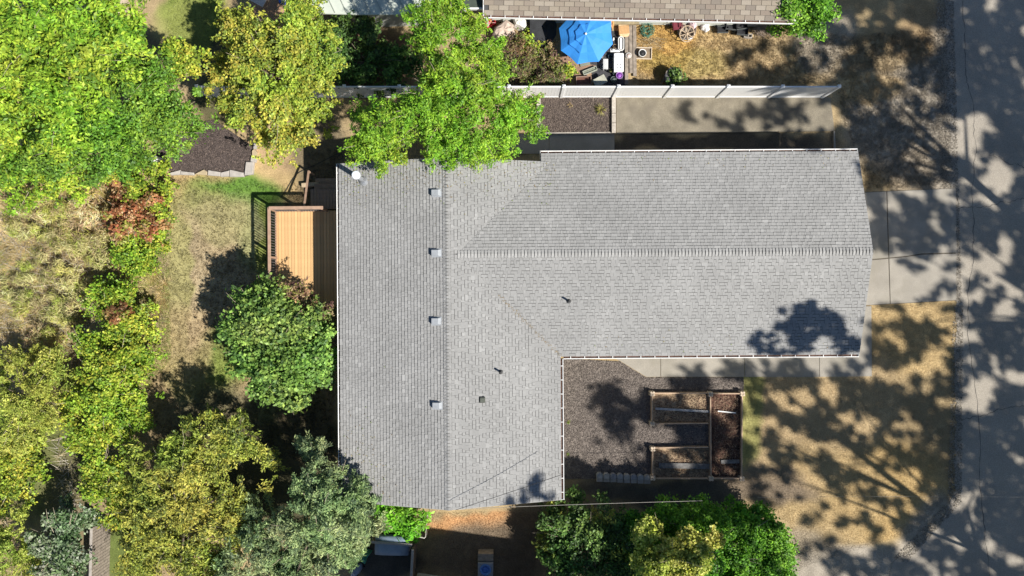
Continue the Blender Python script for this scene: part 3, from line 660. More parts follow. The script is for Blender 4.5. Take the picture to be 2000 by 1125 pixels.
for kind in 'WENS':
    O, U, VV, run = slope_def(kind)
    vl = VV.length; vn = VV.normalized(); nn = U.cross(vn)
    if nn.z < 0: nn = -nn
    ncourse = int(round(run/EX)); ex = run/ncourse
    for c in range(ncourse):
        v0 = c*ex; v1 = v0+ex
        L0 = limits(kind, v0+1e-6); L1 = limits(kind, v1)
        if kind == 'N' and YM+v1 > YT and YM+v0 <= YT: L0 = L1
        for seg in range(max(len(L0), len(L1))):
            if seg >= len(L0): a0 = b0 = (L0[0][1] if kind == 'E' else 0); a0, b0 = (YM-YB, YT-YB)
            else: a0, b0 = L0[seg]
            if seg >= len(L1): a1, b1 = a0, b0
            else: a1, b1 = L1[seg]
            if len(L0) < len(L1) and seg == 0: b0 = YM-YB
            if b0-a0 < .02 and b1-a1 < .02: continue
            u = min(a0, a1); end = max(b0, b1); low = rnd.random() < .5
            u -= 0
            wall = u
            while u < end-1e-4:
                wd = rnd.choice((.10,.12,.14,.16,.18,.22,.28))
                ue = min(u+wd, end)
                if end-ue < .06: ue = end
                A0 = min(max(u, a0), b0); A1 = min(max(ue, a0), b0); B0 = min(max(u, a1), b1); B1 = min(max(ue, a1), b1)
                if A1-A0 > .004 or B1-B0 > .004:
                    t = .024 if low else .036
                    tone = rnd.choice((.95,.98,1.0,1.0,1.02,1.05)) if rnd.random() < .95 else 1.14
                    full = abs(A0-u)+abs(A1-ue)+abs(B0-u)+abs(B1-ue) < 1e-6
                    M = Matrix.Translation(O + vn*(v0*vl) + nn*.002) @ Matrix((( U.x, vn.x, nn.x, 0), (U.y, vn.y, nn.y, 0), (U.z, vn.z, nn.z, 0), (0,0,0,1)))
                    exs = ex*vl
                    if full and wd >= .22 and v0 < 1.9 and v0 > .2 and len(singles) < 300 and kind in 'NES' and rnd.random() < .6:
                        key = (round(ue-u, 3), low, round(tone, 2), kind)
                        if key not in cache:
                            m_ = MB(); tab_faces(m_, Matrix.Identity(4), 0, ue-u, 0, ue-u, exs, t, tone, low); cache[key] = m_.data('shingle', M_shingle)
                        o = bpy.data.objects.new('shingle', cache[key]); C.objects.link(o); o.parent = roof
                        o.matrix_local = M @ Matrix.Translation((u, 0, 0)); singles.append(o)
                    else:
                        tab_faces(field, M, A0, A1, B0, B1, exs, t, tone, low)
                u = ue; low = not low if rnd.random() < .8 else low
stuff(field.build('shingles', M_shingle, roof))
# ridge caps
def ridge_caps(p0, p1, perp, n_along=.142):
    p0 = V(p0); p1 = V(p1); d = (p1-p0); L = d.length; d.normalize(); n = int(L/n_along); st = L/n
    me = []
    for tone in (.92, 1.0, 1.1):
        m_ = MB(); hw = .165; g = tuple(x*tone for x in G1)
        for sgn in (-1, 1):
            q = [(0,0,.012),(st,0,.046),(st,sgn*hw,.046-slope*hw),(0,sgn*hw,.012-slope*hw)]
            if sgn < 0: q = q[::-1]
            m_.quad(*q, g)
            m_.quad((st,0,.046),(st,0,.004),(st,sgn*hw,.004-slope*hw),(st,sgn*hw,.046-slope*hw), (.05,.05,.05)); zz_ = .0145; q2 = [(0,0,zz_),(st*.2,0,zz_+.007),(st*.2,sgn*hw,zz_+.007-slope*hw),(0,sgn*hw,zz_-slope*hw)]; m_.quad(*(q2 if sgn > 0 else q2[::-1]), tuple(x*.35 for x in G1))
            m_.quad((0,sgn*hw,.012-slope*hw),(st,sgn*hw,.046-slope*hw),(st,sgn*hw,-.005-slope*hw),(0,sgn*hw,-.005-slope*hw), (.05,.05,.05))
        me.append(m_.data('ridge_cap', M_shingle))
    q = Matrix(((d.x, -d.y, 0, 0), (d.y, d.x, 0, 0), (0, 0, 1, 0), (0,0,0,1)))
    for k in range(n):
        o = bpy.data.objects.new('ridge_cap', me[rnd.randrange(3)]); C.objects.link(o); o.parent = roof
        o.matrix_local = Matrix.Translation(p0 + d*(k*st)) @ q
ridge_caps((XR, YT, ZR), (XR, YB, ZR), None)
ridge_caps((XX, YM, ZM), (XV+.05, YM, ZM), None)
# valley debris (moss and needles in the south valley)
mb = MB()
for k in range(420):
    t = rnd.uniform(.3, .98)**.8; off = rnd.gauss(0, .05)
    x = XV+t*(XE-XV)+off; y = YM-t*(XE-XV)+off*.9
    z = ZM-slope*(t*(XE-XV)) + .03 - abs(off)*.0; a = rnd.uniform(0, 3.14); l = rnd.uniform(.01, .04)
    dx, dy = math.cos(a)*l, math.sin(a)*l
    mb.quad((x-dx,y-dy,z),(x+dy*.4,y-dx*.4,z),(x+dx,y+dy,z+.004),(x-dy*.4,y+dx*.4,z), rnd.choice([(.2,.14,.08),(.25,.2,.12),(.15,.12,.07)]))
for k in range(900):
    if k < 520: x = rnd.uniform(XW+.3, 2.0); y = YT - abs(rnd.gauss(0, .9)) - .02
    elif k < 760: x = XW + .3 + abs(rnd.gauss(0, 1.2)); y = YB + abs(rnd.gauss(0, 1.8))
    else: x = rnd.uniform(3, XX-.3); y = rnd.choice((YS+.3+abs(rnd.gauss(0, .5)), YN-.3-abs(rnd.gauss(0, .4))))
    if y > YT-.02 and x < 1.5: continue
    if x > XE-.2 and (y < YS+.2 or y > YN-.2): continue
    z = ZR-slope*abs(x-XR)
    if x > XV and abs(y-YM) < x-XV: z = ZM-slope*abs(y-YM)
    z += .045; a = rnd.uniform(0, 3.14); l = rnd.uniform(.015, .045); dx, dy = math.cos(a)*l, math.sin(a)*l
    mb.quad((x-dx,y-dy,z),(x+dy*.4,y-dx*.4,z+.004),(x+dx,y+dy,z),(x-dy*.4,y+dx*.4,z+.004), rnd.choice([(.25,.17,.07),(.30,.26,.10),(.16,.12,.07),(.2,.26,.06)]))
stuff(mb.build('leaf_litter', M_paint, roof))
# fascia, rake boards
mb = MB()
for (a, b) in [((XW,YT,ZE),(XR,YT,ZR)), ((XR,YT,ZR),(xn,YT,ZM-slope*(YT-YM))), ((XW,YB,ZE),(XR,YB,ZR)), ((XR,YB,ZR),(XE,YB,ZE)),
               ((XX,YN,ZE),(XX,YM,ZM)), ((XX,YM,ZM),(XX,YS,ZE)), ((1.3,YT,ZM-slope*(YT-YM)),(1.3,YN,ZE))]:
    a = V(a); b = V(b); mb.bar(a-V((0,0,.11)), b-V((0,0,.11)), .03, .17)
mb.build('rake_board', mat('fascia_paint', (.42,.42,.40)), house)
# soffit closes the roof from below
mb = MB()
mb.prism([(XW+.1,YB+.02),(XE-.1,YB+.02),(XE-.1,YT-.02),(XW+.1,YT-.02)], ZE-.16, ZE-.13); mb.prism([(XE-.1+.003,YS+.1),(XX-.02,YS+.1),(XX-.02,YN-.1),(XE-.1+.003,YN-.1)], ZE-.16, ZE-.13)
mb.build('soffit', M_white, house)
# gutters with hangers
def gutter(p0, p1, out, par, hang=.62, lip=M_white):
    p0 = V(p0); p1 = V(p1); out = V(out); mb = MB(); z = -.03
    prof = [(-.135, 0), (-.135, -.10), (-.03, -.10), (-.008, 0)]
    for i in range(3):
        a, b = prof[i], prof[i+1]
        mb.bar(p0+out*((a[0]+b[0])/2)+V((0,0,z+(a[1]+b[1])/2)), p1+out*((a[0]+b[0])/2)+V((0,0,z+(a[1]+b[1])/2)), abs(a[0]-b[0])+.006, abs(a[1]-b[1])+.006)
    mb.bar(p0+out*(-.010)+V((0,0,z+.006)), p1+out*(-.010)+V((0,0,z+.006)), .026, .016)
    g = mb.build('gutter', M_white, par)
    l = MB(); l.bar(p0+out*(-.08)+V((0,0,z-.06)), p1+out*(-.08)+V((0,0,z-.06)), .104, .03)
    l.build('gutter_litter', mat('leaf_litter', (.10,.055,.04), var=.5, scale=12), g)
    d = (p1-p0); n = int(d.length/hang)
    hm = MB(); hm.bar(-out*.135, V((0,0,0)), .028, .01); hme = hm.data('gutter_hanger', M_white)
    for k in range(n):
        o = bpy.data.objects.new('gutter_hanger', hme); C.objects.link(o); o.parent = g; o.location = p0+d*((k+.5)/n)+V((0,0,z+.012))
gutter((XW,YB+.01,ZE),(XW,YT-.01,ZE),(-1,0,0),house,.75)
gutter((XE,YB+.01,ZE),(XE,yv-.02,ZE),(1,0,0),house,.6)
gutter((XE+.02,YS,ZE),(XX-.01,YS,ZE),(0,-1,0),house,.6)
gutter((1.33,YN,ZE),(XX-.01,YN,ZE),(0,1,0),house,.62)
# walls
mb = MB(); o_ = .5
mb.prism([(XW+o_,YB+.35),(XE-o_,YB+.35),(XE-o_,YS+o_),(XX-.35,YS+o_),(XX-.35,YN-o_),(1.8,YN-o_),(1.8,YT-.35),(XW+o_,YT-.35)], -.1, ZE-.165)
for y_ in (YB+.35, YT-.35): mb.poly([(XW+o_,y_,ZE-.13),(XE-o_,y_,ZE-.13),(XR,y_,ZR-.2)])
mb.build('wall', M_siding, house)
def window(x, y, nx, ny, wd, ht, zc, par, name='window'):
    m_ = MB(); tx, ty = -ny, nx
    for s in (-1, 1): m_.box((x+tx*s*wd/2+nx*.03, y+ty*s*wd/2+ny*.03, zc), (.06 if nx == 0 else .06, .06, ht))
    for s in (-1, 0, 1):
        m_.box((x+nx*.03, y+ny*.03, zc+s*ht/2), (.05 if nx else wd+.06, .05 if ny else wd+.06, .05))
    f = m_.build(name, M_white, par)
    g = MB(); g.box((x+nx*.012, y+ny*.012, zc), (.012 if nx else wd-.02, .012 if ny else wd-.02, ht-.02)); g.build('pane', M_glass, f)
for y_ in (-7.5,-5,-1.5): window(XW+o_, y_, -1, 0, 1.2, 1.1, 1.8, house)
for x_ in (4.5, 8, 12): window(x_, YS+o_, 0, -1, 1.3, 1.1, 1.8, house)
for x_ in (3.5, 7, 11): window(x_, YN-o_, 0, 1, 1.0, .8, 2.0, house)
window(XE-o_, -6.5, 1, 0, 1.5, 1.2, 1.8, house)
mb = MB(); mb.box((XW+o_-.03, 2.2, 1.95), (.05, 1.6, 2.0)); dr = mb.build('door', M_white, house); mb = MB(); mb.box((XW+o_-.09, 1.6, 1.9), (.06, .04, .2)); mb.build('handle', M_steel, dr)
mb = MB(); mb.box((XX-.33, 2.6, 1.2), (.05, 4.8, 2.2)); gd = mb.build('garage_door', M_white, house)

# roof furniture (parts of the house)
Hinv = Matrix.Rotation(-TH, 4, 'Z')
def on_roof(px, py, z): return Hinv @ P(px, py, z)
MV = mat('vent_metal', (.34,.36,.38), rough=.45, var=.08)
for (px, py) in ((853,377), (853,494), (853,627), (855,791)):
    p = on_roof(px, py, 4.25); zz = ZR - slope*abs(p.x-XR)
    m_ = MB(); a = math.atan(slope)
    R = Matrix.Rotation(-a, 4, 'Y')
    Mx = Matrix.Translation((p.x, p.y, zz)) @ R
    def q(x, y, z): return Mx @ V((x, y, z))
    # flange + box hood with sloped front
    m_.quad(q(-.22,-.19,.03), q(.24,-.19,.03), q(.24,.19,.03), q(-.22,.19,.03))
    vb = m_.build('roof_vent', MV, house)
    h = MB(); b = [(-.20,-.14,.03),(.20,-.14,.03),(.20,.14,.03),(-.20,.14,.03)]; t_ = [(-.17,-.12,.17),(.12,-.12,.15),(.12,.12,.15),(-.17,.12,.17)]
    B = [q(*x) for x in b]; T = [q(*x) for x in t_]
    h.quad(T[0],T[1],T[2],T[3])
    for i in range(4): j = (i+1) % 4; h.quad(B[i],B[j],T[j],T[i])
    h.build('hood', MV, vb)
for (px, py) in ((1111,588), (978,726)):
    p = on_roof(px, py, 3.75)
    zz = (ZM - slope*abs(p.y-YM)) if px > 1050 else (ZR - slope*abs(p.x-XR))
    m_ = MB(); m_.tube([(p.x,p.y,zz-.05),(p.x,p.y,zz+.42)], .045, 10); vp = m_.build('vent_pipe', mat('dark_pipe', (.05,.05,.05)), house)
    m_ = MB(); m_.lathe([(.11,.02),(.09,.06),(.055,.12)], 12, (p.x,p.y,zz)); m_.build('boot', mat('pipe_boot', (.09,.09,.09)), vp)
p = on_roof(942, 780, 3.95); zz = ZR-slope*abs(p.x-XR)
m_ = MB(); m_.box((p.x,p.y,zz+.05), (.26,.26,.10), bev=.03); vp = m_.build('roof_vent', mat('charcoal_plastic', (.07,.075,.065)), house)
m_ = MB(); m_.box((p.x,p.y,zz+.11), (.19,.17,.03), bev=.02); m_.build('cap', mat('charcoal_plastic_cap', (.10,.11,.09)), vp)
# metal flue
p = on_roof(712, 354, 3.35); zz = ZR-slope*abs(p.x-XR); m_ = MB()
m_.tube([(p.x,p.y,zz-.05),(p.x,p.y,zz+1.55)], .105, 16); fl = m_.build('flue', M_steel, house, True)
m_ = MB(); m_.lathe([(.22,.0),(.20,.05),(.12,.16)], 16, (p.x,p.y,zz)); m_.build('flashing', M_steel, fl)
m_ = MB(); m_.lathe([(.12,1.52),(.18,1.54),(.18,1.64),(.15,1.68),(.0,1.71)], 18, (p.x,p.y,zz)); m_.build('cap', mat('bright_zinc', (.7,.74,.8), rough=.3, var=.04), fl)

# ------------------------------------------------------------------ deck
deck = thing('wooden_deck', 'golden brown wooden deck with railing against the back of the grey house', 'deck', (0, 0, 0), TH)
DZ = .9; dx0, dx1, dy0, dy1 = -11.24, XW+o_, -.84, 3.74
nb = int((dx1-dx0)/.152); pitch = (dx1-dx0)/nb
bms = []
for tone in (.86, .93, 1, 1.04, 1.08):
    m_ = MB(); m_.box((0,0,0), (pitch-.013, dy1-dy0, .03), bev=.004)
    bms.append(m_.data('deck_board', mat('deck_wood_%g' % tone, tuple(c*tone for c in (.60,.38,.18)), var=.05, scale=3, fine=.04, bscale=20, rough=.7)))
for k in range(nb):
    o = bpy.data.objects.new('deck_board', bms[rnd.randrange(5)]); C.objects.link(o); o.parent = deck
    o.location = (dx0+pitch*(k+.5), (dy0+dy1)/2, DZ-.015)
m_ = MB()
for s in ((dx0+.02,(dy0+dy1)/2,.04,dy1-dy0-.04),((dx0+dx1)/2,dy1-.03,dx1-dx0-.06,.04),((dx0+dx1)/2,dy0+.03,dx1-dx0-.06,.04),((dx0+dx1)/2,(dy0+dy1)/2,.04,dy1-dy0-.12)):
    m_.box((s[0],s[1],DZ-.15), (s[2],s[3],.22))
for x_ in (dx0+.08, -9.3): 
    for y_ in (dy0+.15, 1.5, dy1-.15): m_.box((x_,y_,(DZ-.27)/2), (.1,.1,DZ-.28))
m_.build('frame', M_rail, deck)
RZ = DZ+1.0
m_ = MB(); m_.box((dx0+.07,(dy0+dy1)/2,RZ-.02), (.14,dy1-dy0+.1,.04), bev=.008); m_.build('top_rail', M_rail, deck)
m_ = MB(); m_.box((dx0+1.32,dy1+.02,RZ+.022), (2.5,.15,.04), bev=.008); m_.build('top_rail', M_rail, deck)
m_ = MB(); m_.box((dx0+.08,(dy0+dy1)/2,DZ+.12), (.04,dy1-dy0,.08)); m_.build('bottom_rail', M_rail, deck)
m_ = MB(); m_.box((dx0+1.3,dy1-.03,DZ+.12), (2.3,.04,.08)); m_.build('bottom_rail', M_rail, deck)
pm = MB(); pm.box((0,0,0), (.09,.09,1.1)); pme = pm.data('post', M_rail)
for (x_, y_) in ((dx0+.07,dy1-.02),(dx0+.07,1.5),(dx0+.07,dy0+.05),(dx0+1.3,dy1-.02),(dx0+2.5,dy1-.02)):
    o = bpy.data.objects.new('post', pme); C.objects.link(o); o.parent = deck; o.location = (x_, y_, DZ+.43)
bm_ = MB(); bm_.box((0,0,0), (.035,.035,.84)); bme = bm_.data('baluster', mat('dark_baluster', (.10,.09,.09)))
yy = dy0+.12
while yy < dy1-.1:
    o = bpy.data.objects.new('baluster', bme); C.objects.link(o); o.parent = deck; o.location = (dx0+.08, yy, DZ+.54); yy += .125
xx = dx0+.22
while xx < dx0+2.45:
    o = bpy.data.objects.new('baluster', bme); C.objects.link(o); o.parent = deck; o.location = (xx, dy1-.03, DZ+.54); xx += .125
# landing and stairs north of the deck
m_ = MB(); m_.box((0,0,0), (.138,.95,.03)); lme = m_.data('landing_board', mat('landing_wood', (.30,.22,.16), var=.15))
for k in range(15):
    o = bpy.data.objects.new('landing_board', lme); C.objects.link(o); o.parent = deck; o.location = (-9.55+.15*k, dy1+.58, .62)
for k in range(2):
    m_ = MB(); m_.box((-8.5, dy1+1.2+.3*k, .42-.2*k), (2.0,.28,.04)); m_.build('step', mat('landing_wood', (0,0,0)), deck)
m_ = MB(); m_.bar((-9.62,dy1+.1,RZ-.25), (-9.62,dy1+1.9,RZ-1.0), .09, .04); m_.bar((-9.62,dy1+1.85,0), (-9.62,dy1+1.85,RZ-1), .08,.08)
m_.build('stair_rail', M_rail, deck)
m_ = MB(); m_.box((0,0,.16), (.85,.2,.30), bev=.02); o = m_.build('step_block', mat('pale_timber', (.42,.33,.22), var=.15)); o.location = P(609,362); o.rotation_euler = (0,0,.07)
tag(o, 'pale timber block at the foot of the shaded deck stairs', 'timber')

# ------------------------------------------------------------------ white vinyl fence
fy0 = P(0, 190).y
fence = thing('vinyl_fence', 'white vinyl privacy fence with square capped posts across the upper yard', 'fence', (0, fy0, 0))
posts = [1638, 1528, 1422, 1313, 1208, 1101, 994, 887, 780, 673, 566, 459, 385]
FH = 1.75
xs = [P(a, 0, FH).x for a in posts]
pm = MB(); pm.box((0,0,FH/2+.03), (.125,.125,FH+.06)); pme = pm.data('post', M_vinyl)
cm = MB(); cm.lathe([(.11,0),(.11,.03),(.0,.09)], 4, (0,0,FH+.06)); cme = cm.data('cap', M_vinyl)
for k, x_ in enumerate(xs):
    yk = -.0045*(x_-xs[-1])*0
    o = bpy.data.objects.new('post', pme); C.objects.link(o); o.parent = fence; o.location = (x_, 0, 0)
    c_ = bpy.data.objects.new('cap', cme); C.objects.link(c_); c_.parent = o; c_.rotation_euler = (0,0,math.pi/4)
    if k == len(xs)-1: break
    x2 = xs[k+1]; L = abs(x2-x_)-.125; xm = (x_+x2)/2
    m_ = MB(); m_.box((xm,0,FH-.03), (L,.06,.09)); m_.build('top_rail', M_vinyl, fence)
    m_ = MB(); m_.box((xm,0,.09), (L,.06,.12)); m_.build('bottom_rail', M_vinyl, fence)
    nbd = int(L/.15); wv = L/nbd
    b_ = MB(); b_.box((0,0,0), (wv-.006,.028,FH-.225)); bd = b_.data('board', M_vinyl)
    for q_ in range(nbd):
        o2 = bpy.data.objects.new('board', bd); C.objects.link(o2); o2.parent = fence; o2.location = (xm-L/2+wv*(q_+.5), 0, (FH-.075+.15)/2)
# ------------------------------------------------------------------ stones and edgings
def stone(par, pxs, z1, m, z0=0, name='stone'):
    mb = MB(); pts = [P(a, b, z1) for a, b in pxs]; c = sum(pts, V((0,0,0)))/len(pts)
    pts2 = [(p.x, p.y) for p in pts]
    if sum(pts2[i-1][0]*pts2[i][1]-pts2[i][0]*pts2[i-1][1] for i in range(len(pts2))) < 0: pts2.reverse()
    n = len(pts2); i = len(mb.v)
    for z, sc in ((z0,1.0),(z1-.02,1.0),(z1,.92)):
        for p in pts2: mb.v.append((c.x+(p[0]-c.x)*sc-par.location.x, c.y+(p[1]-c.y)*sc-par.location.y, z))
    for k in range(2):
        for q in range(n): mb.f.append((i+k*n+q, i+k*n+(q+1)%n, i+(k+1)*n+(q+1)%n, i+(k+1)*n+q)); mb.c.append(None)
    mb.f.append(tuple(range(i+2*n, i+3*n))); mb.c.append(None)
    return mb.build(name, m, par)
M_slab = mat('pale_stone', (.40,.37,.34), rough=.9, var=.15, scale=5, fine=.1, bscale=30)
M_slab2 = mat('sandy_stone', (.42,.34,.22), rough=.9, var=.15, scale=5)
eg = thing('stone_edging', 'row of pale flat stones edging the dark mulch bed', 'edging', P(410,340))
for i, q in enumerate([[(330,338),(352,332),(350,341),(334,342)], [(352,334),(378,337),(378,342),(351,341)], [(380,340),(398,331),(404,335),(403,342)],
    [(406,332),(430,336),(430,344),(405,342)], [(431,337),(447,333),(447,344),(431,345)], [(448,331),(475,337),(476,345),(448,345)],
    [(480,316),(495,316),(493,340),(477,342)], [(490,306),(496,304),(500,310),(498,317),(489,315)], [(492,294),(497,290),(501,297),(500,304),(492,303)], [(494,280),(500,280),(501,290),(495,291)]]):
    stone(eg, q, .16 if i < 6 else .2, M_slab2 if i in (2, 8) else M_slab)
eb = thing('block_edging', 'row of scalloped grey concrete blocks ending at the raised garden bed', 'edging', P(1220,935))
for k in range(8):
    x = 1171.5 + k*13.3; y = 930 + k*.6
    stone(eb, [(x-6,y+4.5),(x-6.2,y-2.5),(x-2.5,y-6),(x+2.5,y-6),(x+6.2,y-2.5),(x+6,y+4.5)], .30, mat('grey_block_%d' % (k % 3), [(.30,.30,.30),(.36,.34,.31),(.25,.25,.26)][k % 3], var=.2, scale=8, fine=.15, bscale=40), name='block')
    o = stone(eb, [(x-6,y+11),(x-6,y+3),(x+6,y+3),(x+6,y+11)], .14, M_slab, name='block')
bb = thing('block_border', 'pale concrete blocks bordering the right side of the small mulch bed', 'edging', P(1199,225))
for q in [[(1195,188),(1203,188),(1203,220),(1195,220)], [(1195,221),(1203,221),(1203,239),(1195,239)], [(1195,240),(1203,240),(1203,259),(1195,259)]]: stone(bb, q, .22, M_block, name='block')
bb = thing('block_border', 'pale concrete blocks bordering the left side of the small mulch bed, partly under the tree', 'edging', P(1052,220))
for q in [[(1048,185),(1056,185),(1056,205),(1048,205)], [(1048,206),(1056,206),(1056,229),(1048,229)], [(1048,230),(1056,230),(1056,255),(1048,255)]]: stone(bb, q, .2, M_block, name='block')
m_ = MB(); m_.bar(P(1040,261,.05), P(1200,259.5,.05), .07, .12); tag(m_.build('kerb_strip', M_block), 'thin pale concrete strip along the lower side of the small mulch bed', 'edging')

# ------------------------------------------------------------------ raised garden beds
BZ = .34
def raised_bed(label, corners, segs, soil_poly, msoil, soilz):
    c0 = P(*corners[0]); t = thing('raised_bed', label, 'raised bed', (c0.x, c0.y, 0)); o = V((c0.x, c0.y, 0))
    for (a, b) in segs:
        m_ = MB(); A = P(*a, BZ)-o; B = P(*b, BZ)-o; A.z = B.z = BZ/2; m_.bar(A, B, .045, BZ); m_.build('board', M_cedar, t)
    for (x, y) in corners:
        m_ = MB(); p = P(x, y, BZ)-o
        for k in range(4):
            a = math.pi/4 + k*math.pi/2
            pp = (p.x+math.cos(a)*.085, p.y+math.sin(a)*.085)
            m_.lathe([(.062,0),(.062,BZ+.03),(.045,BZ+.05)], 8, (pp[0], pp[1], 0))
        m_.box((p.x,p.y,(BZ+.02)/2), (.10,.10,BZ+.02)); m_.build('corner_block', mat('pale_corner_wood', (.55,.45,.34), var=.12), t)
    m_ = MB(); pts = [P(a, b, soilz)-o for a, b in soil_poly][::-1]; m_.prism([(p.x,p.y) for p in pts], 0, soilz); m_.build('soil', msoil, t)
raised_bed('upper left cedar raised bed with pale brown soil', [(1274,769),(1274,828)],
    [((1277,768),(1384,768)),((1274,772),(1274,825)),((1277,828),(1384,827))], [(1275,769),(1386,769),(1386,827),(1275,827)], M_soil, .14)
raised_bed('lower left cedar raised bed next to the scalloped block row', [(1275,877),(1275,934)],
    [((1277,875),(1384,874)),((1275,880),(1275,932)),((1278,935),(1384,935))], [(1276,876),(1386,876),(1386,934),(1276,934)], M_soil, .14)
raised_bed('tall right hand cedar raised bed filled with dark reddish soil', [(1388,770),(1450,769),(1389,935),(1449,935)],
    [((1388,774),(1389,932)),((1450,773),(1449,932)),((1392,769),(1446,769)),((1393,935),(1445,935))], [(1389,770),(1448,770),(1448,934),(1389,934)], M_soil2, .1)
def plank(name, label, cat, a, b, wd, th, m, z=.2):
    mb = MB(); A = P(*a, z); B = P(*b, z); A.z = B.z = z; c = (A+B)/2; mb.bar(A-c, B-c, wd, th)
    o = mb.build(name, m); o.location = c; return tag(o, label, cat)
M_lat = mat('grey_slat', (.33,.33,.33), var=.25, scale=6)
plank('trellis_strip', 'long narrow pale strip lying across the upper left raised bed', 'strip', (1280,798), (1386,804), .11, .02, M_lat, .22)
plank('trellis_strip', 'short thin white strip in the upper part of the dark soil bed', 'strip', (1402,803), (1437,806.5), .05, .02, M_white, .2)
plank('trellis_strip', 'wide grey board lying across the lower left raised bed', 'strip', (1287,909), (1386,911), .26, .03, mat('grey_plank', (.15,.145,.14), var=.35, scale=7), .22)
plank('trellis_strip', 'grey board in the lower part of the dark soil bed', 'strip', (1408,902), (1444,901), .18, .03, mat('grey_plank', (0,0,0)), .2)
# soil clods / roots in beds
x, y = scatter(5000, [[(1392,773),(1446,773),(1446,930),(1392,930)],[(1392,773),(1446,773),(1446,930),(1392,930)],[(1278,772),(1382,772),(1382,824),(1278,824)],[(1278,879),(1382,879),(1382,931),(1278,931)]])
pos = np.stack([x, y, np.full(5000, .16)+RG.uniform(0,.02,5000)], 1)
stuff(np_mesh('soil_litter', leaf_quads(pos, np.tile([0,0,1.],(5000,1)), .09, .03, None, .4), None, np.array([(.24,.16,.10),(.15,.09,.06),(.30,.22,.15),(.10,.06,.045)])[RG.integers(0,4,5000)], MATS['wood_chip']))

# ------------------------------------------------------------------ neighbours' buildings
# brown shingled house, top
nh = thing('brown_roof_house', 'neighbouring house with a brown tabbed shingle roof at the top edge', 'house', (0,0,0))
e0 = P(945, 29, 2.7); e1 = P(1553, 41, 2.7)
ud = (e1-e0); NL = ud.length; ud.normalize(); vd = V((-ud.y, ud.x, 0)); sl = .3
m_ = MB(); up = 5.0; sk = .55
def NP(u, v, dz=0): p = e0 + ud*u + vd*v; return V((p.x, p.y, 2.7 + v*sl + dz))
right_u = lambda v: NL - v*.62
m_.poly([NP(0,0,-.02), NP(NL,0,-.02), NP(right_u(up),up,-.02), NP(0,up,-.02)])
m_.poly([NP(0,up,-.02), NP(right_u(up),up,-.02), NP(right_u(up),2*up,-.02-up*sl*2), NP(0,2*up,-.02-up*sl*2)])
nroof = m_.build('roof', mat('roof_felt', (.06,.06,.062)), nh)
BR = [(.25,.21,.17),(.23,.19,.155),(.28,.24,.19),(.21,.18,.15),(.26,.22,.175),(.31,.27,.22)]
tw, te = .45, .2
tabm = [];
for c_ in BR:
    t_ = MB()
    for qd, cc in (([(.004,0,.004),(tw-.004,0,.004),(tw-.004,te,.016),(.004,te,.016)], c_), ([(.004,0,.004),(tw-.004,0,.004),(tw-.004,0,-.01),(.004,0,-.01)], (.05,.04,.03))):
        pass
    # butt edge faces down the slope (v = 0 side)
    t_.quad((.009,0,.022),(tw-.009,0,.022),(tw-.009,te,.004),(.009,te,.004), c_)
    t_.quad((.004,0,.0),(tw-.004,0,.0),(tw-.004,0,.018),(.004,0,.018), (.07,.055,.045))
    t_.quad((.004,te,.004),(.004,te,-.004),(.004,0,-.0),(.004,0,.018), (.07,.055,.045)); t_.quad((tw-.004,0,.018),(tw-.004,0,0),(tw-.004,te,-.004),(tw-.004,te,.004), (.07,.055,.045))
    tabm.append(t_.data('shingle', M_shingle))
sv = (vd + V((0,0,sl))); sn = ud.cross(sv.normalized()); svn = sv.normalized()
FR = Matrix(((ud.x,svn.x,sn.x,0),(ud.y,svn.y,sn.y,0),(ud.z,svn.z,sn.z,0),(0,0,0,1)))
cnt = 0; fld = MB(); crs = int(up/te)
for c in range(crs):
    v = c*te; u = -rnd.choice((0,.15,.3)) if c % 2 else 0
    u = -(tw/2)*(c % 2) - .02*rnd.random()
    while u < right_u(v) - .05:
        if u > -.2:
            uu = max(u, 0)
            M = Matrix.Translation(NP(uu, v, .0)) @ FR
            if cnt < 290 and v < .85:
                o = bpy.data.objects.new('shingle', tabm[rnd.randrange(6)]); C.objects.link(o); o.parent = nroof; o.matrix_local = M; cnt += 1
            else:
                cc = BR[rnd.randrange(6)]
                fld.quad(*[tuple(M @ V(q)) for q in ((.009,0,.022),(tw-.009,0,.022),(tw-.009,te,.004),(.009,te,.004))], cc)
                fld.quad(*[tuple(M @ V(q)) for q in ((.004,0,.0),(tw-.004,0,.0),(tw-.004,0,.018),(.004,0,.018))], (.05,.04,.035))
        u += tw
stuff(fld.build('shingles', M_shingle, nroof))
gutter(e0-vd*.12+V((0,0,0)), e1-vd*.12, tuple(-vd), nh, .62)
m_ = MB()
W0 = e0+vd*.75; W1 = e0+ud*(NL-.8)+vd*.75
m_.prism([(W0.x+.3,W0.y),(W1.x,W1.y),(W1.x,W1.y+8),(W0.x+.3,W0.y+8)], -.05, 2.75)
for k in range(14): m_.bar(V((W0.x+.3,W0.y-.008,.1+.19*k)), V((W1.x,W1.y-.008,.1+.19*k)), .016, .012)
m_.build('wall', M_siding, nh)
m_ = MB(); m_.bar(NP(-.02,0,-.1), NP(-.02,up,-.1), .04, .16); m_.bar(NP(NL+.0,.02,-.1), NP(right_u(up),up,-.1), .04, .16); m_.build('rake_board', M_white, nh)
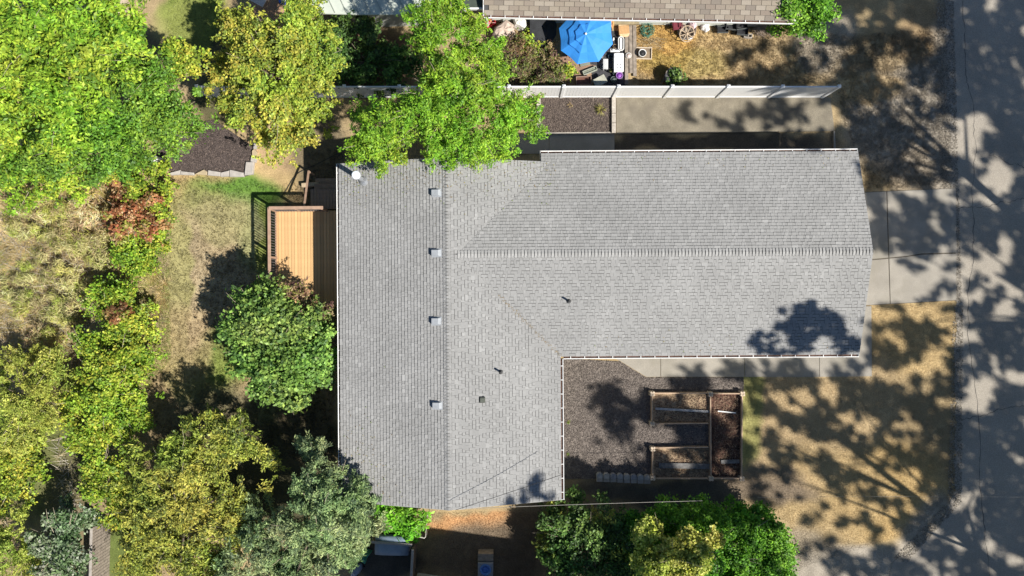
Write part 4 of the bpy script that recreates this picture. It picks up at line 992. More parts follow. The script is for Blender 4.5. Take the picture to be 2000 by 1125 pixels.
# small gabled porch with dark roof next to it
pr = thing('porch_roof', 'dark green flat porch roof with white edge left of the brown shingles', 'porch', P(928,10,2.4))
m_ = MB(); m_.box((.05,.35,0), (1.15,1.0,.08)); m_.build('cover', mat('dark_green_felt', (.06,.075,.06)), pr)
m_ = MB(); m_.box((.05,-.18,.02), (1.25,.06,.16)); m_.box((.05,.88,.02), (1.25,.05,.14)); m_.build('fascia', M_white, pr)
m_ = MB()
for a in (-.45,.5): m_.box((a,-.1,-1.25), (.09,.09,2.4))
m_.build('post', M_white, pr)
# pale metal roofed shed
sh = thing('pale_shed', 'shed with a pale grey green ribbed metal roof at the top edge', 'shed', P(730,10,2.3))
Mp = mat('pale_metal', (.50,.54,.47), rough=.5, var=.08, scale=2)
o0 = sh.location
pl = [(598,-4),(622,26),(700,28),(775,28),(842,21),(846,-4),(846,-50),(570,-50)]
m_ = MB(); pts = [P(a,b,2.35)-o0 for a,b in pl][::-1]; m_.prism([(p.x,p.y) for p in pts], -.05, 0.03); m_.build('roof', Mp, sh)
for k in range(10):
    a = 625+k*23
    m_ = MB(); A = P(a+6,24 if k < 9 else 20,2.4)-o0; B = P(a-28,-48,2.4)-o0; A.z = B.z = .05; m_.bar(A, B, .035, .045); m_.build('seam', mat('seam_metal', (.36,.39,.34)), sh)
m_ = MB(); pts = [P(a,b,2.2)-o0 for a,b in ((640,-4),(650,18),(830,14),(832,-4),(832,-48),(600,-48))][::-1]; m_.prism([(p.x,p.y) for p in pts], -2.35, -.05); m_.build('wall', M_siding, sh)
# tall neighbour to the south, just outside the frame: its eave shades the yard
sh2 = thing('tall_neighbour_house', 'two storey neighbouring house beyond the bottom edge, shading the side yard', 'house', (0,0,0))
m_ = MB(); q0 = [(-4.6,-13.9),(4.1,-15.1),(3.0,-25),(-5.8,-24)]
m_.prism(q0[::-1], -.05, 5.3); m_.build('wall', M_siding, sh2)
m_ = MB(); m_.v = [(-4.9,-13.55,5.3),(4.5,-14.85,5.3),(3.2,-25.4,5.3),(-6.2,-24.4,5.3),(-1.5,-18,6.6),(-2.2,-21,6.6)]
m_.f = [(0,1,4),(1,2,5,4),(2,3,5),(3,0,4,5),(3,2,1,0)]; m_.c = [None]*5; m_.build('roof', mat('grey_shingle_plain', (.2,.2,.2)), sh2)
for k in range(2): window(-2+3*k, -14.32-.35*k, 0, 1, 1, 1.1, 3.8, sh2)

# ------------------------------------------------------------------ tall trees outside the frame, casting the dappled shade
GRID = """
............8999999977
...........57799866678
........65324765679899
.......288643575579999
.......466667543467998
.....13467532856436548
............5858522139
.............998521269
..............85787334
..............97785246
..............67675478
..............55576489
..............12344569
..............00021238
..............00010156
.........4783242324523
........17655757765013
........16566838445135
....376667877884687315
.89964444434568968n426
.786676646532788899348
.463676644324677899648
...134575532554688989.
4666556666534326368798
8888888877421246457689
6776567666332112468558
6631345545454333545858
5520000014345665554586
"""
rows = [r for r in GRID.strip().split('\n')]
DM = np.array([[0 if ch in '.n' else int(ch)/10. for ch in r] for r in rows])
EXTRA = [(1520,1700,256,300,.95),(1200,1290,0,0,0),(1000,1080,1000,1125,.9),(1080,1120,990,1125,.8),(955,985,958,980,.6),(1005,1020,950,970,.6),(1025,1062,925,962,.6),(1050,1075,955,975,.6),(1105,1150,905,930,.6),(1235,1560,1035,1125,0),(1235,1560,1000,1035,.3),(1120,1470,938,1000,0),(1100,1686,300,585,0)]
def dens_at(px, py):
    gx = np.clip((px-1140)/40, 0, 21); gy = np.clip((py-20)/40, 0, 27)
    ix = np.minimum(gx.astype(int), 20); iy = np.minimum(gy.astype(int), 26); fx = gx-ix; fy = gy-iy
    d = (DM[iy, ix]*(1-fx)+DM[iy, ix+1]*fx)*(1-fy)+(DM[iy+1, ix]*(1-fx)+DM[iy+1, ix+1]*fx)*fy
    d = np.where(px < 1120, 0, d)
    for a, b, c, e, v in EXTRA: d = np.where((px > a) & (px < b) & (py > c) & (py < e), v, d)
    return d
st_ = 9.0
PX, PY = np.meshgrid(np.arange(940, 2010, st_), np.arange(-6, 1132, st_))
PX = (PX + RG.uniform(-4, 4, PX.shape)).ravel(); PY = (PY + RG.uniform(-4, 4, PY.shape)).ravel()
AL = (PX*.85 + PY*.53); AC_ = (-PX*.53 + PY*.85)     # along and across the direction the shadows run
ns_ = vnoise(AL*.62, AC_, 30, 3) + .95*vnoise(AL*.8, AC_, 14, 8) + .3*RG.uniform(0, 1, PX.shape)
order = np.empty(len(ns_)); order[np.argsort(ns_)] = np.arange(len(ns_))/len(ns_)
D_ = dens_at(PX, PY)
ok = (order < D_**np.where(PX > 1835, .68, np.where(PY < 370, .85, 1.0))) & (D_ > .04)
PX = PX[ok]; PY = PY[ok]
ZRf = np.where((PX > 1100) & (PX < 1690) & (PY > 300) & (PY < 700), 3.4, np.where((PX < 1100) & (PY < 990), 3.2, np.where((PX > 1180) & (PX < 1560) & (PY > 990), 2.8, 0.)))
clumps = []
for qx, qy, zr in zip(PX, PY, ZRf):
    g = P(qx, qy, zr); X = g.x + SHX*zr; Y = g.y + SHY*zr      # the same ray followed down to the ground
    hr = (25.6-X)/1.54; hb = (Y+14.9)/.907
    h = max(min(hr, hb)+.9, 13.0) + rnd.uniform(0, 5.0)
    clumps.append((X-SHX*h, Y-SHY*h, h))
TR = [(25.6,-15.2,'big broadleaf tree just beyond the lower right corner'), (35,-6,'tall broadleaf tree across the road, beyond the right edge'),
      (27.2,1.4,'tall broadleaf tree beyond the upper right corner'), (21,-21,'big broadleaf tree beyond the bottom edge, right of the hedge'), (13.5,-19.5,'tall broadleaf tree beyond the bottom edge, behind the hedge')]
CA = np.array(clumps); TX = np.array([(a, b) for a, b, _ in TR])
who = np.argmin(((CA[:, None, :2]-TX[None])**2).sum(2), 1)
S = SPEC['shade']
for k, (tx, ty, lab) in enumerate(TR):
    cp = CA[who == k]
    if not len(cp): continue
    t = thing('broadleaf_tree', lab, 'tree', (tx, ty, 0), 0, None)
    K = len(cp); n = S['n']
    d = RG.normal(0, 1, (K, n, 3)); d /= np.linalg.norm(d, axis=2, keepdims=True)
    pos = cp[:, None, :] + d*(RG.uniform(0, 1, (K, n, 1))**.45)*S['r']*RG.uniform(.7, 1.4, (K, 1, 1))*np.array([1, 1, .8])
    pos = pos.reshape(-1, 3)
    cc = np.array(S['cols'])[RG.integers(0, 2, len(pos))]
    q = leaf_quads(pos, np.tile(np.array([.6,-.4,.7]), (len(pos), 1)), S['L'], S['W'], None, .6) - np.array((tx, ty, 0))
    np_mesh('crown', q, None, cc, M_leaf, t)
    mb = MB(); top = V((0, 0, cp[:, 2].max()*.8)); ctr = V((cp[:, 0].mean()-tx, cp[:, 1].mean()-ty, 0))*.35
    tp = [V((0,0,0)), V((0,0,3))+ctr*.1, V((0,0,6))+ctr*.35, V((0,0,9.5))+ctr*.7, top+ctr]
    if k in (0, 2):
        e_ = V((-.55, 2.7, 14)) if k == 0 else V((-.2, 1.9, 12.5))
        tp = [e_*t_ for t_ in (0, .25, .5, .8, 1.0)]; tp[2] = tp[2] + V((.08,.06,0))
    mb.tube(tp, [.26,.2,.17,.13,.06] if k in (0, 2) else [.42,.34,.28,.2,.08], 10); mb.build('trunk', M_bark, t, True)
    ml = MB()
    for _ in range(9):
        e = V(cp[rnd.randrange(K)])-V((tx,ty,0)); s = tp[rnd.randrange(1, 4)]
        m1 = s.lerp(e, .45)+V((0,0,rnd.uniform(.2,.9)))
        ml.tube([s, m1, e], [.09,.055,.02], 6)
        for _ in range(3):
            e2 = V(cp[rnd.randrange(K)])-V((tx,ty,0))
            if (e2-m1).length < 5: ml.tube([m1, m1.lerp(e2,.5)+V((0,0,.2)), e2], [.05,.035,.015], 5)
    ml.build('limbs', M_bark, t, True)
print('clumps', len(clumps))

# ------------------------------------------------------------------ neighbour's patio clutter
def at(px, py, z=0): p = P(px, py, z); p.z = z; return p
def lathe_obj(par, name, prof, m, n=18, c=(0,0,0), sx=1, sy=1, smooth=True):
    mb = MB(); mb.lathe(prof, n, c, None, sx, sy); return mb.build(name, m, par, smooth)
def boxpart(par, name, c, s, m, rz=0, bev=.01):
    mb = MB(); mb.box(c, s, rz, bev=bev); return mb.build(name, m, par)
# umbrella
um = thing('patio_umbrella', 'bright blue octagonal patio umbrella with stepped canopy', 'umbrella', at(1144,66,2.3)*1.0)
um.location.z = 0
R = Matrix.Translation((0,0,2.3)) @ Euler((math.radians(9), math.radians(-7), 0)).to_matrix().to_4x4()
a0 = math.radians(27)
tiers = [(.0,.0,.50,-.11),(.44,-.16,.84,-.27),(.78,-.32,1.30,-.52)]
for ti, (r0_, z0_, r1_, z1_) in enumerate(tiers):
    m_ = MB()
    for k in range(8):
        a = a0+k*math.pi/4; b = a+math.pi/4; mid = (a+b)/2
        def q(r, z, an, sag=0): return R @ V((r*math.cos(an), r*math.sin(an), z-sag))
        ns = 4
        for s_ in range(ns):
            t0 = s_/ns; t1 = (s_+1)/ns
            for h_ in range(2):
                pa, pb = (a, mid) if h_ == 0 else (mid, b)
                ca = math.cos(math.pi/8)
                def pt(t, an, ismid): 
                    r = r0_+(r1_-r0_)*t; z = z0_+(z1_-z0_)*t
                    if ismid: return q(r*ca*(1-.035*t), z, an, .03*t)
                    return q(r, z, an)
                m_.quad(pt(t0,pa,h_==1), pt(t1,pa,h_==1), pt(t1,pb,h_==0), pt(t0,pb,h_==0))
    m_.build('canopy_tier', M_blue, um)
m_ = MB()
for k in range(8):
    a = a0+k*math.pi/4; m_.tube([R @ V((.1*math.cos(a),.1*math.sin(a),-.1)), R @ V((1.28*math.cos(a),1.28*math.sin(a),-.54))], .012, 5)
m_.build('ribs', M_steel, um)
lathe_obj(um, 'finial', [(.05,.0),(.055,.03),(.03,.06),(0,.07)], M_white, 12, tuple(R @ V((0,0,.0))))
m_ = MB(); m_.tube([(0,0,.05),(0,0,2.28)], .022, 8); m_.build('pole', M_white, um)
lathe_obj(um, 'base', [(.28,0),(.28,.05),(.06,.09),(.04,.2)], M_black, 16)
# dark covered table
tb = thing('covered_table', 'dark grey covered table left of the blue umbrella', 'table', at(1062,64,.7)); tb.location.z = 0
m_ = MB(); oct_ = [(-.66,.65),(.5,.66),(.62,.4),(.6,-.1),(.2,-.68),(-.3,-.7),(-.66,-.45)][::-1]
m_.prism(oct_, .68, .72); m_.build('cover', mat('dark_tarp', (.035,.037,.042), rough=.6, var=.25, scale=3, bump=.3, bscale=6), tb)
m_ = MB()
for x_, y_ in ((-.55,.5),(.45,.5),(-.45,-.4),(.2,-.5)): m_.box((x_,y_,.34), (.05,.05,.67))
m_.build('leg', M_black, tb)
# beige draped fabric, white sheet
def drape(name, label, cat, poly, z, m, bumps=.12):
    ctr = (sum(p[0] for p in poly)/len(poly), sum(p[1] for p in poly)/len(poly)); c = at(ctr[0], ctr[1], z)
    mb = MB(); n = len(poly); rings = []
    for t, dz in ((1.0,-z+.02),(.97,-z*.35),(.72,-.02),(.36,.03)):
        ring = []
        for i in range(n*2):
            a = poly[(i//2) % n]; b = poly[(i//2+1) % n]; k = (i % 2)*.5
            x = a[0]+(b[0]-a[0])*k; y = a[1]+(b[1]-a[1])*k
            p = P(ctr[0]+(x-ctr[0])*t, ctr[1]+(y-ctr[1])*t, z)-c
            ring.append((p.x+rnd.uniform(-.02,.02), p.y+rnd.uniform(-.02,.02), z+dz+rnd.uniform(-bumps,bumps)*.4*(t<.98)))
        rings.append(ring)
    i0 = 0
    for r in rings: mb.v += r
    N = n*2
    for k in range(len(rings)-1):
        for q in range(N): mb.f.append((k*N+q, k*N+(q+1)%N, (k+1)*N+(q+1)%N, (k+1)*N+q)); mb.c.append(None)
    mb.v.append((0,0,z+.02)); e = len(mb.v)-1
    for q in range(N): mb.f.append(((len(rings)-1)*N+q, (len(rings)-1)*N+(q+1)%N, e)); mb.c.append(None)
    o = mb.build(name, m); o.location = (c.x, c.y, 0); return tag(o, label, cat)
drape('draped_chair', 'chair under a faded beige cover beside the overhanging tree', 'covered chair', [(988,34),(1003,44),(1008,64),(992,76),(968,76),(960,64),(966,50)], .75, mat('beige_cloth', (.56,.45,.38), var=.12, scale=5))
drape('white_sheet', 'white plastic sheet over a box under the brown roof eave', 'sheet', [(1001,32),(1028,30),(1031,50),(1020,54),(1004,48)], .6, mat('white_plastic', (.72,.71,.68), rough=.4, var=.06))
cr = thing('red_crate', 'red open plastic crate at the edge of the overhanging tree', 'crate', at(958,48), .5)
mr_ = mat('red_plastic', (.45,.03,.03), rough=.5)
for c_, s_ in (((0,0,.02),(.5,.34,.03)), ((-.235,0,.14),(.03,.34,.24)), ((.235,0,.14),(.03,.34,.24)), ((0,-.155,.14),(.44,.03,.24)), ((0,.155,.14),(.44,.03,.24))): boxpart(cr, 'side_panel' if c_[2] > .1 else 'bottom', c_, s_, mr_)
for s_ in (-1,1):
    m_ = MB(); m_.bar((-.22,-.14*s_,.26),(.22,.14*s_,.26),.02,.02); m_.build('strap', mat('pink_strap', (.7,.35,.35)), cr)
# boardwalk
bw = thing('boardwalk', 'narrow weathered boardwalk of long grey planks beside the patio', 'boardwalk', at(1232,100))
for (x, y0, y1, wd) in ((-.22,-1.65,1.2,.17), (-.02,-1.1,1.5,.16), (.17,-1.25,1.55,.17)):
    m_ = MB(); m_.box((x,(y0+y1)/2,.10), (wd,y1-y0,.05), rz=rnd.uniform(-.015,.015), bev=.008); m_.build('plank', M_old, bw)
for y in (-1.0,0,1.1): boxpart(bw, 'joist', (-.02,y,.035), (.56,.1,.07), M_old)
plank('sleeper', 'short horizontal timber at the top end of the boardwalk under the eave', 'timber', (1194,45), (1248,45), .16, .12, mat('olive_timber', (.28,.23,.14), var=.2), .3)
# dark rubber patio mat
m_ = MB(); pts = [P(a,b,.012) for a,b in ((1150,95),(1180,60),(1222,60),(1222,168),(1160,170),(1155,140),(1165,128),(1150,125))][::-1]
m_.prism([(p.x,p.y) for p in pts], .0, .014); tag(m_.build('patio_mat', mat('dark_mat', (.05,.05,.055), var=.3)), 'dark patio mat under the pots and planters', 'mat')
# cooler / white bench lid
cl = thing('white_cooler', 'long white box with four dark dots on its lid beside the boardwalk', 'cooler', at(1208.5,122,.4)); cl.location.z = 0
boxpart(cl, 'body', (0,0,.19), (.44,.86,.36), M_white, bev=.03); boxpart(cl, 'lid', (0,0,.40), (.47,.90,.05), mat('bright_white', (.8,.8,.8), rough=.4), bev=.02)
for x_ in (-.08,.08):
    for y_ in (-.1,-.26): lathe_obj(cl, 'cup_hole', [(.026,.425),(.026,.432),(0,.432)], M_black, 10, (x_,y_,0))
pt_ = thing('oval_planter', 'white oval ring shaped planter above the white cooler', 'planter', at(1213,85,.3)); pt_.location.z = 0
def oval(rx, ry, n=24): return [(rx*math.cos(2*math.pi*k/n), math.copysign(1, math.sin(2*math.pi*k/n))*max(0, ry-rx)+rx*math.sin(2*math.pi*k/n)) for k in range(n)]
m_ = MB(); m_.tube([(x,y,.3) for x,y in oval(.13,.33)], .022, 8, True); m_.build('rim', M_white, pt_, True)
m_ = MB(); m_.prism(oval(.055,.28), .02, .29); m_.build('liner', M_white, pt_); m_ = MB(); m_.prism(oval(.11,.31), 0, .04); m_.build('tray', M_black, pt_)
ty = thing('white_tray', 'small white tray with a lump of pottery above the white cooler', 'tray', at(1201,99))
boxpart(ty, 'tray', (0,0,.03), (.46,.16,.05), M_white); lathe_obj(ty, 'cup', [(.04,.05),(.05,.12),(.03,.12)], M_white, 10, (-.1,0,0))
def pot(name, label, px, py, r, h, m, rim=None, soil=M_dark, cat='pot', z0=0, n=18):
    t = thing(name, label, cat, at(px, py, h)); t.location.z = z0
    lathe_obj(t, 'body', [(r*.75,0),(r*.97,h*.9),(r,h),(r*.88,h),(r*.85,h*.82)], m, n)
    lathe_obj(t, 'contents', [(r*.86,h*.84),(0,h*.85)], soil, n); return t
MT = mat('terracotta', (.30,.16,.10)); MG = mat('grey_green_plastic', (.14,.18,.17), rough=.6); MPu = mat('purple_plastic', (.28,.10,.42), rough=.4)
pot('brown_pot', 'small round brown pot left of the oval planter', 1201, 90, .10, .2, mat('brown_clay', (.33,.24,.15)))
pot('round_lid', 'round grey lid on the dark mat below the umbrella', 1172, 110, .155, .1, mat('grey_lid', (.32,.31,.29)), soil=mat('grey_lid_face', (.27,.26,.24)), cat='lid')
pot('blue_pot', 'small dark blue pot between the grey lid and the white cooler', 1192, 110, .10, .16, mat('dark_blue', (.07,.12,.16)))
pot('purple_bucket', 'purple bucket at the lower end of the white cooler', 1210, 147, .17, .3, mat('pale_purple', (.42,.25,.55), rough=.4), soil=MPu, cat='bucket')
pot('green_pot', 'round grey green pot nearest the white fence', 1198.5, 155, .15, .2, MG, soil=mat('grey_green_soil', (.12,.15,.14)))
pot('small_pot', 'small grey green pot beside the purple bucket', 1201, 143, .10, .18, MG, soil=MG)
pot('olive_pot', 'small pot with olive plant above the grey green pots', 1193, 137, .12, .2, M_black, soil=mat('olive_soil', (.15,.16,.04)))
pot('saucer', 'dark round saucer left of the white slatted stool', 1177, 130, .14, .06, mat('dark_saucer', (.10,.11,.12)), soil=mat('dark_saucer', (0,0,0)), cat='saucer')
pot('white_dish', 'white round dish lying on the boardwalk', 1227, 110, .14, .07, M_white, soil=mat('pinkish_dish', (.62,.5,.45)), cat='dish', z0=.13)
st = thing('slatted_stool', 'narrow white slatted stool left of the white cooler', 'stool', at(1183,125,.35)); st.location.z = 0
for x_ in (-.09,-.03,.03,.09): boxpart(st, 'slat', (x_,0,.35), (.045,.5,.02), M_white)
for x_ in (-.08,.08):
    for y_ in (-.2,.2): boxpart(st, 'leg', (x_,y_,.17), (.03,.03,.33), M_white)
bt = thing('white_bottle', 'white plastic bottle beside the brown pot', 'bottle', at(1196.5,79))
lathe_obj(bt, 'body', [(.06,0),(.065,.2),(.03,.26),(.025,.3),(0,.3)], M_white, 12); lathe_obj(bt, 'cap', [(.03,.3),(.03,.33),(0,.33)], M_white, 10)
bx_ = thing('cardboard_box', 'torn orange brown cardboard box under the umbrella edge near the timber', 'box', at(1217,62), .1)
mcb = mat('cardboard', (.50,.30,.14), var=.15)
boxpart(bx_, 'body', (0,0,.14), (.5,.4,.26), mcb); m_ = MB(); m_.quad((-.25,.2,.28),(.25,.2,.28),(.3,.36,.33),(-.22,.38,.31)); m_.quad((-.25,-.2,.28),(.25,-.2,.28),(.2,-.33,.22),(-.18,-.36,.25)); m_.build('flap', mat('pale_cardboard', (.6,.42,.24)), bx_)
drape('orange_bag', 'orange brown paper bag right of the blue umbrella under the eave', 'bag', [(1188,34),(1199,34),(1202,44),(1196,56),(1190,50)], .35, mat('orange_paper', (.55,.30,.12)))
def frame_box(name, label, px, py, L, W_, H_, rz, m, minside, cat='planter'):
    t = thing(name, label, cat, at(px, py, H_*.7), rz); t.location.z = 0
    for y_ in (-1,1): boxpart(t, 'side_board', (0,y_*(W_/2-.015),H_/2), (L,.03,H_), m)
    for x_ in (-1,1): boxpart(t, 'end_board', (x_*(L/2-.015),0,H_/2), (.03,W_-.062,H_), m)
    boxpart(t, 'contents', (0,0,H_*.3), (L-.07,W_-.07,H_*.55), minside); return t
frame_box('trough_planter', 'narrow pale metal trough planter lying below the umbrella', 1152, 138, .72, .2, .18, .38, mat('pale_green_metal', (.35,.37,.31)), mat('dusty_green', (.20,.22,.17)))
frame_box('wooden_planter', 'square brown wooden planter against the white fence', 1140, 158, .74, .42, .3, .05, mat('brown_frame', (.33,.22,.17)), mat('dark_brown_fill', (.15,.07,.05)))
tt = thing('side_table', 'pale metal table lying on its side next to the brown planter', 'table', at(1172,158,.4), .5); tt.location.z = 0
boxpart(tt, 'table_top', (0,0,.4), (.62,.42,.03), mat('pale_olive_metal', (.38,.38,.31)))
for x_ in (-.28,.28):
    for y_ in (-.18,.18): boxpart(tt, 'leg', (x_,y_,.19), (.03,.03,.38), M_steel)
tt = thing('paving_slab', 'grey paving slab below the blue umbrella', 'slab', at(1142,124), .25); boxpart(tt, 'slab', (0,0,.03), (.5,.22,.06), mat('green_grey_slab', (.20,.22,.18)))
# hose coil
hs = thing('hose_coil', 'coil of green garden hose on the dry grass beside the boardwalk', 'hose', at(1263,60))
m_ = MB(); pts = []
for k in range(260):
    a = k*.2; r = .22+.15*math.sin(k*.13)+.05*math.sin(k*1.7); pts.append((r*math.cos(a)+.05*math.sin(k*.07), r*math.sin(a)+.05*math.cos(k*.09), .02+.0007*k+.02*math.sin(k*.9)))
m_.tube(pts, .014, 5); m_.build('hose', mat('green_hose', (.07,.19,.13), rough=.5), hs, True)
m_ = MB(); m_.tube([(-.5,-.35,.03),(-.2,-.45,.05),(.1,-.42,.04),(.4,-.6,.03),(.7,-.85,.02)], .012, 5); m_.build('loose_end', mat('tan_rope', (.35,.28,.18)), hs, True)
# bucket on cold frame
cf = thing('cold_frame', 'pale wooden framed seed bed holding dry twigs', 'frame', at(1256,105), -.03)
for y_ in (-.27,.27): boxpart(cf, 'side_board', (0,y_,.06), (.82,.04,.12), mat('bleached_wood', (.58,.49,.38), var=.12))
for x_ in (-.39,.39): boxpart(cf, 'end_board', (x_,0,.06), (.04,.498,.12), mat('bleached_wood', (0,0,0)))
boxpart(cf, 'soil', (0,0,.03), (.74,.5,.04), mat('twiggy_soil', (.22,.17,.12), var=.4, scale=10))
pot('white_bucket', 'white bucket with black inside on the corner of the seed bed', 1255, 103, .19, .34, M_white, soil=M_black, cat='bucket')
# wagon wheel leaning
ww = thing('wagon_wheel', 'round weathered spoked wheel lying on a barrel below the brown roof', 'wheel', at(1341,67,.35), .3); ww.location.z = 0
Rw = Matrix.Translation((0,0,.42)) @ Matrix.Rotation(.35, 4, 'X')
mw = mat('bleached_spokes', (.48,.37,.26), var=.2)
m_ = MB(); m_.tube([Rw @ V((.36*math.cos(a*.2618),.36*math.sin(a*.2618),0)) for a in range(24)], .025, 6, True); m_.build('rim', mw, ww, True)
for k in range(8):
    a = k*math.pi/4; m_ = MB(); m_.bar(Rw @ V((.05*math.cos(a),.05*math.sin(a),0)), Rw @ V((.35*math.cos(a),.35*math.sin(a),0)), .03, .025); m_.build('spoke', mw, ww)
lathe_obj(ww, 'hub', [(.06,-.04),(.06,.05),(0,.06)], mw, 12, tuple(Rw @ V((0,0,0))))
bl = thing('half_barrel', 'old wooden half barrel under the spoked wheel', 'barrel', at(1340,62)); lathe_obj(bl, 'staves', [(.36,0),(.43,.2),(.42,.34),(.38,.34),(.38,.25)], M_old, 16); lathe_obj(bl, 'soil', [(.37,.2),(0,.22)], M_dark, 16)
lathe_obj(bl, 'hoop', [(.435,.1),(.445,.1),(.448,.14),(.43,.14)], M_steel, 16)
ch = thing('garden_chair', 'dark red folding garden chair below the brown roof eave', 'chair', at(1320,50,.4), .15); ch.location.z = 0
mdr = mat('dark_red_fabric', (.16,.03,.045)); boxpart(ch, 'seat', (.05,0,.42), (.42,.42,.03), mdr); boxpart(ch, 'backrest', (.05,.24,.68), (.42,.03,.48), mdr)
for x_ in (-.16,.24):
    for y_ in (-.2,.2): boxpart(ch, 'leg', (x_,y_,.2), (.03,.03,.4), mdr)
    boxpart(ch, 'armrest', (x_,0,.62), (.045,.44,.025), mdr)
drape('pink_cloth', 'bundle of white and pink cloth on the dark red chair side', 'cloth', [(1345,38),(1360,38),(1364,48),(1357,54),(1348,50)], .5, mat('pinkish_cloth', (.62,.45,.48), var=.25, scale=8))
drape('white_bag', 'crumpled white plastic bag near the siding right of the wheel', 'bag', [(1370,46),(1385,45),(1388,56),(1380,60),(1371,56)], .22, M_white)
# black crates
for k in range(7):
    px, py = [(1412,45),(1412,57),(1430,42),(1428,52),(1449,42),(1447,52),(1450,62)][k]
    nth = ['upper left','lower left','top','second','upper right','middle right','lowest right'][k]
    t = thing('black_tray', 'black plastic nursery tray, %s of the pile under the brown eave' % nth, 'tray', at(px, py, .3), .12*(k % 3)-.1, 'black nursery trays in a pile'); t.location.z = .0
    zb = .05+.12*(k % 2)+.03*k
    boxpart(t, 'bottom', (0,0,zb), (.54,.32,.02), M_black)
    for y_ in (-.15,.15): boxpart(t, 'side', (0,y_,zb+.07), (.54,.02,.12), mat('grey_rim', (.10,.11,.11)))
    for x_ in (-.26,.26): boxpart(t, 'end', (x_,0,zb+.07), (.02,.276,.12), M_black)
cb = thing('cinder_block', 'grey cinder block with two holes beside the twig pile', 'block', at(1459,72), -.1)
for y_ in (-.08,.08): boxpart(cb, 'face', (0,y_,.1), (.4,.035,.19), M_block)
for x_ in (-.182,0,.182): boxpart(cb, 'web', (x_,0,.1), (.035,.122,.19), M_block)
tp_ = thing('twig_pile', 'pile of dry grey twigs beside the bright green bush', 'twigs', at(1486,58)); m_ = MB()
for k in range(70):
    a = rnd.gauss(-.9,.35); l = rnd.uniform(.3,.75); c = V((rnd.uniform(-.35,.35), rnd.uniform(-.3,.3), rnd.uniform(.03,.4))); d = V((math.cos(a),math.sin(a),rnd.uniform(-.15,.15)))*l*.5
    m_.tube([c-d, c+V((rnd.uniform(-.03,.03),.02,.02)), c+d], [.012,.010,.005], 4)
stuff(m_.build('twigs', mat('grey_twig', (.33,.26,.21), var=.3), tp_))
tp_ = thing('brush_pile', 'tangle of dry brown stalks around the seed bed', 'twigs', at(1268,85)); m_ = MB()
for k in range(80):
    a = rnd.uniform(-.9,.9); l = rnd.uniform(.2,.6); c = V((rnd.uniform(-.7,.7), rnd.uniform(-.3,.25), rnd.uniform(.02,.12))); d = V((math.cos(a),math.sin(a),rnd.uniform(-.1,.1)))*l*.5
    m_.tube([c-d, c+d], [.009,.004], 4)
stuff(m_.build('stalks', mat('tan_stalk', (.40,.31,.18), var=.3), tp_))
br_ = thing('barrel_planter', 'dark round barrel planter with a green plant behind the white fence', 'planter', at(1316,148,.6)); br_.location.z = 0
lathe_obj(br_, 'body', [(.33,0),(.42,.3),(.42,.62),(.38,.62),(.36,.52)], mat('dark_barrel', (.07,.07,.075)), 18); lathe_obj(br_, 'soil', [(.37,.5),(0,.52)], M_dark, 18)
crown('foliage', br_, [(1314,149,7,.85),(1321,154,6,.8)], 'dark', .9)
for a_, b_ in (((-.5,-.3,.05),(-.36,.2,.7)), ((.3,-.2,.6),(.36,.3,.66))):
    m_ = MB(); m_.bar(a_, b_, .03, .03); m_.build('handle', M_old, br_)

# ------------------------------------------------------------------ bottom yard
tr = thing('covered_trailer', 'small trailer under a taut blue grey tarpaulin at the bottom edge', 'trailer', at(765,1066,1.1), -.03); tr.location.z = 0
m_ = MB(); sec = [(-.82,.45,.95),(-.78,.46,1.1),(-.4,.47,1.16),(.4,.47,1.14),(.78,.45,1.08),(.83,.43,.95)]
N = 6
for (y_, dz) in ((-.47,-.25),(-.45,-.02),(-.2,.04),(.2,.05),(.43,0),(.46,-.25)):
    for (x_, _, z_) in sec: m_.v.append((x_, y_, z_+dz))
for a in range(5):
    for b in range(5): m_.f.append((a*6+b, a*6+b+1, a*6+b+7, a*6+b+6)); m_.c.append(None)
m_.build('tarpaulin', mat('blue_grey_tarp', (.20,.26,.34), rough=.45, var=.15, scale=3, bump=.2, bscale=8), tr, True)
boxpart(tr, 'box', (0,0,.5), (1.5,.85,.6), M_dark)
for x_ in (-.35,.35):
    for y_ in (-.5,.5):
        m_ = MB(); m_.tube([(x_,y_-.05,.25),(x_,y_+.05,.25)], .24, 14); m_.build('wheel', M_dark, tr)
wc = thing('white_chair', 'white plastic chair seen edge on beside the trailer', 'chair', at(799,1064,.8), .05); wc.location.z = 0
boxpart(wc, 'backrest', (0,0,.62), (.05,.55,.4), M_white, bev=.02); boxpart(wc, 'seat', (-.22,0,.42), (.4,.45,.03), M_white)
for x_ in (-.38,-.03):
    for y_ in (-.2,.2): boxpart(wc, 'leg', (x_,y_,.2), (.04,.04,.4), M_white)
drape('green_tarp', 'crumpled sea green tarpaulin between conifer and trailer', 'tarpaulin', [(703,1068),(712,1078),(724,1082),(716,1092),(712,1104),(702,1098),(699,1082)], .5, mat('sea_green_tarp', (.08,.32,.22), rough=.5, var=.25, scale=6), .3)
sc_ = thing('kick_bike', 'small blue grey toy car at the bottom edge beside the green tarpaulin', 'toy car', at(698,1110), .9)
m_ = MB(); m_.lathe([(.30,.05),(.34,.2),(.26,.32),(.1,.38),(0,.38)], 14, (0,0,0), None, 1.2, .62); m_.build('body', mat('grey_blue_plastic', (.22,.26,.34), rough=.4), sc_, True)
m_ = MB(); m_.tube([(.07*math.cos(a*.52)-.2,.07*math.sin(a*.52),.42) for a in range(12)], .015, 6, True); m_.build('steering_wheel', M_white, sc_, True)
for x_ in (-.25,.25):
    for y_ in (-.2,.2):
        m_ = MB(); m_.tube([(x_,y_-.03,.09),(x_,y_+.03,.09)], .09, 12); m_.build('wheel', M_black, sc_)
